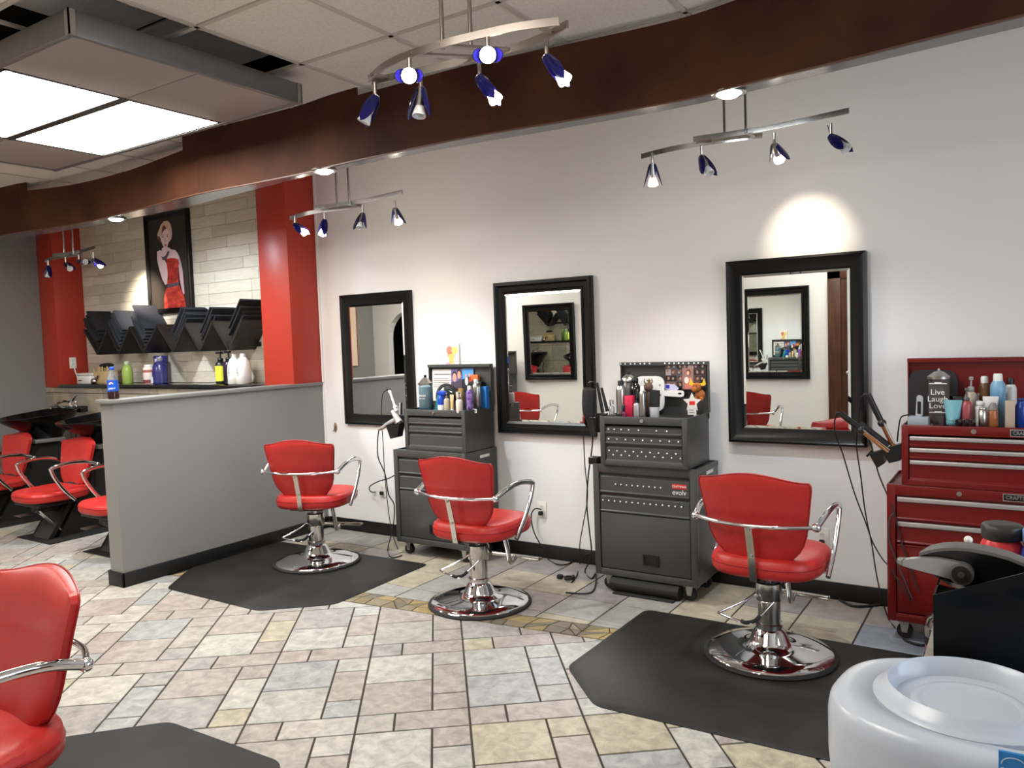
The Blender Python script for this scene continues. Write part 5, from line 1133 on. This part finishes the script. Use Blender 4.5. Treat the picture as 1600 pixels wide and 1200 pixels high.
# plain chest: silver curling iron and dryer in a holder
HY = -.36
t = thing('tool_holder', 'black tapered holder clamped on the left side of the plain grey chest', 'tool holder', at(616, 655, HY))
h0 = at(616, 655, HY); L3 = lambda px, py, y=HY: tuple(at(px, py, y) - h0)
q = [L3(607, 664), L3(628, 661), L3(625, 682), L3(614, 685)]
obj('basket', MB().rings([[(a[0], yy, a[2]) for a in q] for yy in (-.03, .03)]), M['black_plastic'], t, ang=10); obj('clip', MB().box(L3(604, 664), tuple(Vector(L3(630, 661)) + Vector((0, .05, -.006)))), M['black_plastic'], t)
p0 = at(609, 611, HY); t = thing('curling_iron', 'white handled curling iron standing in the holder of the plain chest', 'curling iron', p0); L3 = lambda px, py, y=HY: tuple(at(px, py, y) - p0)
obj('barrel', MB().tube([L3(609, 611), L3(617, 635)], .0085, 12), W_, t); obj('end_collar', MB().tube([L3(608, 610), L3(610, 614)], .012, 12), cm((210, 206, 200)), t); obj('handle', MB().tube([L3(617, 634), L3(620, 642)], .017, 14), cm((206, 202, 198), .3), t); obj('switch', MB().sphere(L3(619.5, 637, HY - .018), .005), M['black_plastic'], t); obj('cord_relief', MB().tube([L3(610, 608), L3(604, 609.5)], .0065, 8), M['rubber'], t)
p0 = at(600, 665, HY); t = thing('hair_dryer', 'silver grey hair dryer lying in the holder of the plain chest', 'hair dryer', p0); L3 = lambda px, py, y=HY: tuple(at(px, py, y - .01) - p0)
obj('handle', MB().tube([L3(598, 668), L3(608, 661), L3(618, 656)], lambda u: .013 + .006 * u, 14, 5), cm((176, 172, 170), .3, metal=.3), t, ang=60); obj('barrel', MB().tube([L3(613, 642), L3(618, 650), L3(624, 660)], lambda u: .014 + .012 * u, 16, 4), cm((196, 186, 176), .3, metal=.3), t, ang=60); obj('rear_grille', MB().tube([L3(623.5, 659), L3(626, 663)], .024, 16), M['black_plastic'], t); obj('tail', MB().tube([L3(599, 668), L3(592, 671)], .012, 10), cm((140, 136, 134)), t)
p0 = at(626, 638, -.38); t = thing('flat_iron', 'small white flat iron tucked behind the curling iron at the plain chest', 'flat iron', p0); obj('arm', MB().box((-.008, -.008, -.045), (.0, .008, .04), .003, Matrix.Rotation(RAD(4), 4, 'Y')), W_, t); obj('arm', MB().box((.003, -.008, -.045), (.011, .008, .045), .003, Matrix.Rotation(RAD(4), 4, 'Y')), M['black_plastic'], t)
Y1 = -.30
cord('thin black cord hanging from the curling iron at the plain chest', [at(604, 609.5, HY), at(598, 616, HY), at(596, 640, -.34), at(597, 670, -.32), at(599, 700, -.3), at(601, 740, -.28), at(606, 790, -.25), at(612, 830, -.25), flo(622, 858, .006)], .0032)
cord('black cord looping down from the silver grey hair dryer', [at(592, 671, HY), at(590, 690, -.34), at(591, 715, -.3), at(602, 742, -.28), at(607, 772, -.26), at(616, 790, -.25), at(614, 825, -.25), flo(606, 858, .006), flo(612, 871, .006), flo(628, 868, .006)], .0045)
cord('short black cord from the wall outlet to the plain cabinet', [at(587, 769, -.02), at(579, 768, -.03), at(578, 760, -.06), at(592, 752, -.12), at(606, 748, -.2), at(618, 742, -.3)], .0045)
# studded chest: black bonnet dryer in a holder
HY2 = -.46
p0 = at(921, 640, HY2); t = thing('hair_dryer', 'black hair dryer with a long nozzle hanging at the left of the studded chest', 'hair dryer', p0); L3 = lambda px, py, y=HY2: tuple(at(px, py, y) - p0)
obj('barrel', MB().tube([L3(921, 607), L3(920.5, 612), L3(920, 630), L3(920.5, 645), L3(923, 652)], lambda u: .036 + .007 * sin(pi * u) - .004 * u, 18, 4), M['black_matte'], t, ang=60)
obj('handle', MB().tube([L3(922, 650), L3(925, 665), L3(928, 681)], lambda u: .03 - .014 * u, 14, 4), M['black_matte'], t, ang=60); obj('hang_loop', MB().tube([L3(918, 607), L3(920, 598), L3(928, 597), L3(932, 600)], .0035, 8, 4), M['black_plastic'], t)
p0 = at(938, 620, -.42); t = thing('flat_iron', 'black flat iron standing open beside the studded chest', 'flat iron', p0); L3 = lambda px, py, y=-.42: tuple(at(px, py, y) - p0)
for a, b in (((933, 598), (942, 645)), ((940, 606), (949, 643))): obj('plate_arm', MB().tube([L3(*a), L3(*b)], lambda u: .0075 + .004 * u, 10), M['black_plastic'], t)
p0 = at(936, 648, -.45); t = thing('tool_holder', 'black wire holder clamped on the left side of the studded chest', 'tool holder', p0); L3 = lambda px, py, y=-.45: tuple(at(px, py, y) - p0)
obj('wire_ring', MB().tube([L3(914, 651), L3(926, 653, -.5), L3(938, 650), L3(950, 646, -.42)], .005, 8, 4), M['black_plastic'], t); obj('clamp', MB().box(L3(931, 646), tuple(Vector(L3(942, 676)) + Vector((0, .04, 0))), .004), M['black_plastic'], t)
p0 = at(928, 717, -.42); t = thing('adapter_box', 'small black power box resting on the studded cabinet top corner', 'adapter', p0); obj('case', MB().box((-.025, -.03, -.03), (.035, .03, .015), .006), M['black_plastic'], t)
cord('thin black cord hanging from the black hair dryer to the floor', [at(911, 675, HY2), at(912, 690, -.4), at(914, 730, -.36), at(918, 775, -.33), at(911, 820, -.3), at(906, 850, -.3), flo(906, 880, .006), flo(901, 899, .006), flo(893, 910, .006)], .0035)
cord('black cord hanging behind the studded cabinet edge', [at(926, 681, HY2), at(925, 700, -.4), at(919, 745, -.36), at(917, 790, -.33), at(921, 830, -.3), at(924, 868, -.3), flo(914, 893, .006), flo(924, 904, .006), flo(931, 896, .006), flo(925, 925, .006), flo(884, 926, .006)], .0045)
cord('black cord curving from the wall outlet along the baseboard', [at(846, 796, -.02), at(836, 795, -.035), at(830, 806, -.04), at(834, 830, -.05), at(845, 852, -.06), at(857, 874, -.05), flo(872, 882, .006), flo(888, 881, .006), flo(905, 871, .006), at(928, 862, -.2)], .0045)
p0 = flo(890, 908, .0); t = thing('cord_plug', 'black plug with a coiled lead lying on the floor tiles', 'plug', p0); obj('coil', MB().tube([(.03 * cos(a), .03 * sin(a), .01 + .0015 * a) for a in [i * .6 for i in range(24)]], .006, 7), M['rubber'], t); obj('plug', MB().box((-.095, .0, .002), (-.06, .03, .028), .005), M['rubber'], t); obj('lead', MB().tube([(-.07, .015, .014), (-.04, .04, .012), (0, .03, .012)], .0045, 7, 4), M['rubber'], t)
# red chest: three irons in a basket
HY3 = -.46
p0 = at(1392, 700, HY3); t = thing('tool_holder', 'black basket holder clamped on the left side of the red chest', 'tool holder', p0); L3 = lambda px, py, y=HY3: tuple(at(px, py, y) - p0)
for q in ([(1378, 702), (1409, 692), (1408, 718), (1391, 722)], [(1360, 708), (1380, 702), (1384, 722), (1372, 730)]):
    obj('basket', MB().rings([[(*(L3(a, b)[0:1]), yy, L3(a, b)[2]) for a, b in q] for yy in (-.04, .035)]), M['black_plastic'], t, ang=10)
obj('hook', MB().prism([(L3(a, b)[0], L3(a, b)[2]) for a, b in ((1354, 711), (1364, 701), (1366, 705), (1357, 713))], -.03, -.02, 'y'), M['black_plastic'], t)
def iron(label, a, b, c, y, barrel, handle=None):
    p0 = at(*a, y); t = thing('curling_iron', label, 'curling iron', p0); L3 = lambda q: tuple(at(q[0], q[1], y) - p0)
    obj('handle', MB().tube([L3(a), L3(b)], .0145, 14), M['black_plastic'], t, ang=50); obj('hinge_block', MB().sphere(L3(b), .021), cm((40, 34, 32), .3), t); obj('barrel', MB().tube([L3(b), L3(c)], .0115, 14), barrel, t, ang=50); obj('clip', MB().tube([tuple(Vector(L3(b)) + Vector((.012, -.012, 0))), tuple(Vector(L3(c)) + Vector((.008, -.012, .01)))], .005, 8), M['chrome_worn'], t); obj('cord_relief', MB().tube([L3(a), tuple(Vector(L3(a)) + Vector((-.018, 0, -.004)))], .008, 8), M['rubber'], t)
iron('black handled iron with a copper barrel standing steepest beside the red chest', (1356, 616), (1378, 661), (1395, 696), HY3, cm((176, 112, 84), .2, metal=.9))
iron('black handled iron with a gold barrel leaning lowest beside the red chest', (1312, 645), (1346, 672), (1388, 706), HY3 - .03, cm((204, 178, 120), .2, metal=.9))
p0 = at(1346, 664, -.44); t = thing('flat_iron', 'thick black flat iron leaning between the two irons at the red chest', 'flat iron', p0); L3 = lambda px, py, y=-.44: tuple(at(px, py, y) - p0)
obj('arm', MB().tube([L3(1343, 662), L3(1388, 697)], .018, 12), M['black_matte'], t, ang=50); obj('lower_arm', MB().tube([L3(1341, 668), L3(1380, 700)], .011, 12), M['black_plastic'], t, ang=50)
cord('black cord hanging left of the gold barrel iron down to the floor', [at(1309, 646, -.48), at(1304, 658, -.46), at(1306, 680, -.42), at(1317, 710, -.38), at(1335, 770, -.33), at(1352, 815, -.3), at(1364, 848, -.3), at(1380, 875, -.34), at(1391, 886, -.48), at(1402, 905, -.51), at(1425, 940, -.51)], .0035)
cord('black cord crossing behind the others beside the red cabinet', [at(1354, 617, -.46), at(1345, 621, -.44), at(1343, 640, -.4), at(1338, 690, -.36), at(1345, 745, -.32), at(1352, 800, -.3), at(1362, 850, -.3), at(1369, 895, -.28), at(1378, 935, -.3), flo(1388, 966, .006), flo(1398, 980, .006)], .0035)
cord('black cord dropping from the red chest holder over the cabinet edge', [at(1358, 688, -.44), at(1364, 705, -.42), at(1372, 738, -.4), at(1384, 768, -.46), at(1397, 800, -.515), at(1408, 845, -.515), at(1425, 895, -.515), at(1436, 925, -.515)], .0035)
cord('grey cord looped over the front of the red tool cabinet', [at(1398, 800, -.515), at(1390, 812, -.515), at(1389, 840, -.515), at(1398, 870, -.515), at(1412, 905, -.515), at(1425, 935, -.515)], .004, m=cm((58, 50, 48), .5))
cord('black cord of the hair trimmer running to the red cabinet', [at(1420, 648, -.44), at(1408, 652, -.46), at(1404, 670, -.46), at(1402, 690, -.44)], .0035)
cord('black cable lying on the tiles by the baseboard under the footrest', [flo(1312, 937, .008), flo(1330, 946, .008), flo(1352, 947, .008), flo(1384, 943, .008)], .007)
cord('black cable looping on the tiles under the red cabinet', [flo(1420, 985, .007), flo(1410, 993, .007), flo(1418, 1002, .007), flo(1440, 1008, .007), flo(1452, 1004, .007)], .006)

# ------------------------------------------------------------------ wall outlets
def outlet(label, x, z, y=0, rz=0, loc=None, plug=True):
    t = thing('wall_outlet', label, 'outlet', loc or (x, y, z), rz)
    obj('plate', MB().box((-.036, -.006, -.058), (.036, 0, .058), .003), cm((226, 222, 214), .4), t)
    for k in (-1, 1):
        rc = obj('receptacle', MB().prism(ell(0, k * .02, .014, .015, 16), -.006, -.009, 'y'), cm((214, 210, 202), .4), t)
        obj('slots', MB().box((-.007, -.0095, k * .02), (-.005, -.0088, k * .02 + .008)).box((.004, -.0095, k * .02), (.006, -.0088, k * .02 + .008)), M['black_matte'], rc)
    if plug: obj('plug', MB().box((-.014, -.034, -.034), (.014, -.009, -.006), .005), M['rubber'], t)
outlet('white outlet low on the wall between half wall and plain cabinet', -4.30, .36)
outlet('white outlet low on the wall left of the studded cabinet', -2.82, .335)
outlet('white outlet low on the wall behind the chair by the largest mirror', -.96, .34)
outlet('white outlet on the side of the left red column above the ledge', 0, 0, loc=(-8.499, -.17, 1.44), rz=RAD(90), plug=False)
cord('white cord from the column outlet to the wax warmer', [(-8.485, -.17, 1.42), (-8.45, -.17, 1.33), (-8.40, -.17, 1.25), (-8.33, -.2, 1.24), (-8.25, -.22, 1.29), (-8.30, -.2, 1.32), (-8.22, -.19, 1.26)], .006, m=W_)
t = thing('wall_hook', 'small worn metal hook on the white wall beside the half wall', 'hook', (-4.80, 0, .85)); obj('plate', MB().prism(ell(0, 0, .018, .04), 0, -.004, 'y'), cm((150, 120, 92), .5), t); obj('hook', MB().tube([(.004, -.004, .01), (.006, -.02, -.015), (-.012, -.018, -.03)], .004, 8, 4), M['dark_metal'], t)

# ------------------------------------------------------------------ water dispenser, counter, coffee maker
WP = M['white_plastic']
dx, dy, DZ = -.06, -3.265, .935
t = thing('water_dispenser', 'white water dispenser with an open bottle collar at the lower right', 'water dispenser', (dx, dy, 0), RAD(-7))
def drg(k, z, n=56): return sq_ring(.215 * k, .172 * k, 0, 0, z, n, 2.5)
obj('housing', MB().rings([drg(.86, .06), drg(.9, .07), drg(.9, .62), drg(.93, .74), drg(.985, .80), drg(1.0, .84), drg(1.0, DZ - .03), drg(.985, DZ - .012), drg(.955, DZ - .003), drg(.92, DZ), drg(.72, DZ + .001), drg(.69, DZ - .006), drg(.3, DZ - .006)]), WP, t, ang=60)
obj('foot', MB().rings([drg(.8, 0), drg(.84, .01), drg(.84, .065)]), cm((90, 92, 96)), t, ang=60)
obj('seam', MB().box((.004, -.1735, .55), (.006, -.15, DZ - .03)), cm((190, 192, 198)), t)
c = obj('bottle_collar', MB().lathe([(.138, DZ - .008), (.14, DZ + .002), (.134, DZ + .007), (.129, DZ + .009), (.121, DZ + .022), (.118, DZ + .0245), (.115, DZ + .023), (.108, DZ - .006), (.102, DZ - .020), (.094, DZ - .024), (.090, DZ - .012), (.082, DZ - .004), (.070, DZ - .004), (.052, DZ - .018), (.03, DZ - .040), (.001, DZ - .05)], 56, (-.012, .01, 0)), WP, t, ang=50)
sl = Matrix.Rotation(RAD(7), 3, 'Z') @ (at(1586, 1194, dy - .166) - Vector((dx, dy, 0)))
hy = -.172 * (1 - (min(.95, abs(sl.x) / .215)) ** 2.5) ** .4 - .0012
st = obj('sticker', MB().box((-.0175, -.0008, -.019), (.0175, .004, .019)), cm((30, 120, 186), .4), t, loc=(sl.x, hy, sl.z), rot=(0, 0, RAD(9)), label='square blue efficiency sticker with white lettering')
text('energy', M['white_plastic'], st, (0, -.0012, -.004), FACE, .0115); obj('arc_mark', MB().tube([(.0145 * cos(a), -.0012, .002 + .011 * sin(a)) for a in [pi * k / 10 for k in range(11)]], .0007, 5), M['white_plastic'], st); obj('under_line', MB().box((-.0145, -.0014, -.0135), (.0145, -.0006, -.012)), M['white_plastic'], st)
for s, cc_ in ((-1, (40, 80, 190)), (1, (190, 40, 40))): obj('tap', MB().cyl((-.19, s * .05, .70), (-.245, s * .05, .70), .014).cyl((-.235, s * .05, .70), (-.235, s * .05, .655), .011), WP, t)
obj('drip_tray', MB().box((-.27, -.1, .42), (-.18, .1, .44), .006), WP, t)
t = thing('counter_table', 'brown grey topped counter behind the water dispenser', 'counter', (-.19, -3.02, 0))
obj('top', MB().box((0, 0, .75), (1.3, .62, .78), .004), M['counter'], t)
obj('cupboard_body', MB().box((.03, .03, .08), (1.28, .6, .75)), M['wood_dark'], t); obj('plinth', MB().box((.06, .06, 0), (1.25, .57, .08)), M['black_base'], t)
for k in range(3): d_ = obj('door', MB().box((.035 + k * .415, .012, .1), (.44 + k * .415, .03, .73), .004), M['wood_dark'], t); obj('knob', MB().sphere((.40 + k * .415, .0, .62), .014), M['brushed'], d_)
# coffee maker: faces -X
KN, KF = -2.93, -2.73
t = thing('coffee_maker', 'black pod coffee maker with silver lid and lift handle on the counter', 'coffee maker', (-.02, KN, .78))
o0 = Vector((-.02, KN, .78)); K2 = lambda px, py, y=KN: (lambda v: (v.x, v.z))(at(px, py, y) - o0)
BG = M['black_gloss']; KW = KF - KN
obj('body', MB().box((-.04, .02, 0), (.2, KW - .01, .27), .02), M['black_matte'], t)
obj('base', MB().box((-.15, .01, 0), (.02, KW - .01, .03), .012), M['black_plastic'], t); obj('drip_plate', MB().lathe([(.001, .03), (.07, .03), (.068, .036), (.001, .037)], 24, (-.09, KW / 2, 0)), M['chrome'], t)
edge = [K2(*q) for q in ((1436, 866), (1450, 861.5), (1470, 858), (1492, 857), (1515, 858.5), (1545, 864), (1575, 872), (1605, 884), (1640, 900))]
x0_, z0_ = edge[0]
head = edge + [(edge[-1][0], edge[-1][1] - .07), K2(1470, 905), K2(1440, 884)]
obj('brew_head', MB().rings([[(a, 0, b) for a, b in head], [(a, KW * .5, b - .012 - .0 * i) for i, (a, b) in enumerate(head)], [(a, KW, b - .07) for a, b in head]]), cm((15, 15, 16), .2), t, ang=30)
lr = []
for k, (x_, z_) in enumerate(edge):
    h_ = .010 * min(1, (k + .25) / 1.4); lr.append([(x_, KW * f, z_ + .002 + h_ * sin(pi * f) - .065 * f ** 1.5) for f in (0, .06, .15, .3, .5, .7, .88, 1)] + [(x_, KW, z_ - .071), (x_, KW * .5, z_ - .027), (x_, -.001, z_ - .004)])
obj('lid', MB().rings(lr), cm((104, 101, 98), .38, metal=.4), t, ang=50)
hx = [(K2(1509, 893), .019), (K2(1490, 888), .0185), (K2(1465, 882), .0165), (K2(1440, 878.5), .013), (K2(1422, 877), .009), (K2(1412, 876.5), .005)]
rs = [[(x_, yy, z_ + dz) for yy, dz in ((-.004, -hh), (-.018, -hh), (-.018, hh), (-.004, hh))] for (x_, z_), hh in hx]
xt, zt_ = hx[-1][0]
rs += [[(xt - .004, yy, zt_ + dz) for yy, dz in ((.03, -.005), (.016, -.005), (.016, .005), (.03, .005))]] if False else []
hd = obj('lift_handle', MB().rings(rs), cm((170, 168, 166), .28, metal=.75), t, ang=40)
obj('front_bow', MB().tube([(xt + .002, -.012, zt_), (xt - .007, .004, zt_ - .002), (xt - .006, .03, zt_ - .008), (xt + .004, .055, zt_ - .014), (xt + .02, .07, zt_ - .016)], .006, 10, 5, 1.3), cm((170, 168, 166), .28, metal=.75), hd, ang=60)
pv = K2(1503, 893)
obj('pivot', MB().cyl((pv[0], -.004, pv[1]), (pv[0], -.022, pv[1]), .0215, n=24), cm((150, 148, 146), .3, metal=.75), hd); obj('pivot_cap', MB().lathe([(.012, 0), (.0165, 0), (.0165, .003), (.012, .003)], 20, mx=Matrix.Translation((pv[0], -.0215, pv[1])) @ Matrix.Rotation(RAD(90), 4, 'X')), M['dark_metal'], hd); obj('pivot_screw', MB().cyl((pv[0], -.024, pv[1]), (pv[0], -.027, pv[1]), .006, n=14), M['brushed'], hd)
bt = K2(1510, 858); obj('button', MB().sphere((bt[0], KW * .3, bt[1] + .004), .008), W_, t)
ty0, ty1 = -.118, -.004; ta = at(1458, 930, KN + ty0) - o0
tb = (.20, ta.z)
tr_ = K2(1595, 893, KN + ty0); zl, zr = ta.z, tr_[1]; xl, xr = ta.x, tr_[0] + .01
rv = obj('water_tank', MB().prism([(xl, .004), (xr, .004), (xr, zl - .03), (xl, zl - .012)], ty0, ty1, 'y', ch=.0), cm((7, 7, 8), .3, spec=.2), t, ang=30)
def wall_(a, b, y0, y1): return MB().prism([(a, (zl - .012) if a == xl else zl - .03), (b, zl - .03 if b != xl else zl - .012), (b, zr if b == xr else zl), (a, zl if a == xl else zr)], y0, y1, 'y')
obj('tank_rim', wall_(xl, xr, ty0, ty0 + .003).add([], []).prism([(xl, zl - .012), (xl + .003, zl - .012), (xl + .003, zl), (xl, zl)], ty0 + .003, ty1, 'y').prism([(xr - .003, zl - .03), (xr, zl - .03), (xr, zr), (xr - .003, zr - .001)], ty0 + .003, ty1, 'y'), cm((6, 6, 7), .12, spec=.2), rv, ang=30)
def creamer(label, x, y, red):
    c1 = cm((196, 40, 44), .3) if red else cm((52, 80, 176), .3)
    t = thing('creamer_jar', label, 'jar', (x, y, .78))
    obj('jar_body', MB().lathe([(.042, 0), (.046, .004), (.043, .05), (.036, .12), (.038, .16), (.046, .2), (.047, .225), (.042, .25), (.036, .262), (.001, .262)], 28), c1, t, ang=50)
    obj('cap', MB().lathe(cyl_prof(.042, .262, .296, .004), 28), cm((44, 40, 38), .4) if red else cm((120, 160, 206), .4), t, ang=50)
    lb = obj('label_sweep', MB().lathe([(.0433, .055), (.0436, .055), (.0368, .12), (.0365, .12)], 28), cm((226, 206, 190), .5), t, ang=50)
    text('creamer', cm((180, 30, 40)) if red else W_, lb, (-.004, -.0445, .085), FACE, .018)
creamer('red coffee creamer jar with a black cap behind the coffee maker', -.04, -2.58, True)
creamer('blue coffee creamer jar with a pale blue cap behind the coffee maker', .04, -2.60, False)
p0 = flo(1452, 1000, 0); t = thing('waste_bin', 'low chrome domed bin on the tiles beside the red tool cabinet', 'bin', (p0.x + .09, -.62, 0))
obj('bin_body', MB().lathe([(.085, 0), (.09, .01), (.092, .06), (.001, .06)], 28), cm((200, 150, 136), .3, metal=.6), t, ang=50); obj('dark_band', MB().lathe([(.093, .06), (.094, .065), (.094, .1), (.001, .1)], 28), M['black_plastic'], t, ang=50); obj('dome_lid', MB().lathe([(.094, .1), (.095, .14), (.085, .18), (.06, .21), (.001, .22)], 28), M['chrome_worn'], t, ang=60)

# ------------------------------------------------------------------ front wall: wooden door and canvas, seen in the mirrors
mb = MB()
for a, b in (((-1.86, YF, 0), (-1.72, YF + .03, 2.2)), ((-.84, YF, 0), (-.70, YF + .03, 2.2)), ((-1.86, YF, 2.08), (-.70, YF + .03, 2.22))): mb.box(a, b, .006)
d = struct('door_1', MB().box((-1.72, YF, 0), (-.84, YF + .015, 2.08)), M['wood_dark'])
obj('door_frame', mb, M['wood_dark'], d)
for z0, z1 in ((.15, .95), (1.1, 1.95)):
    for x0 in (-1.66, -1.26): obj('door_panel', MB().box((x0, YF + .01, z0), (x0 + .36, YF + .024, z1), .008), M['wood_dark'], d)
obj('door_knob', MB().sphere((-1.64, YF + .06, 1.03), .03).cyl((-1.64, YF + .01, 1.03), (-1.64, YF + .05, 1.03), .012), M['chrome_worn'], d)
t = thing('wall_canvas', 'red wall canvas with a pale abstract figure on the grey side wall', 'painting', (XL, -4.15, 1.2), RAD(90))
obj('canvas', MB().box((-.3, -.03, 0), (.3, 0, 1.1), .003), cm((150, 34, 30), .6), t); obj('pale_figure', MB().prism([(-.28, 0), (-.02, 0), (.02, .35), (.12, .55), (.06, .72), (.16, .9), (.02, 1.05), (-.28, 1.08)], -.0305, -.032, 'y'), cm((222, 196, 172), .6), t, ang=0)
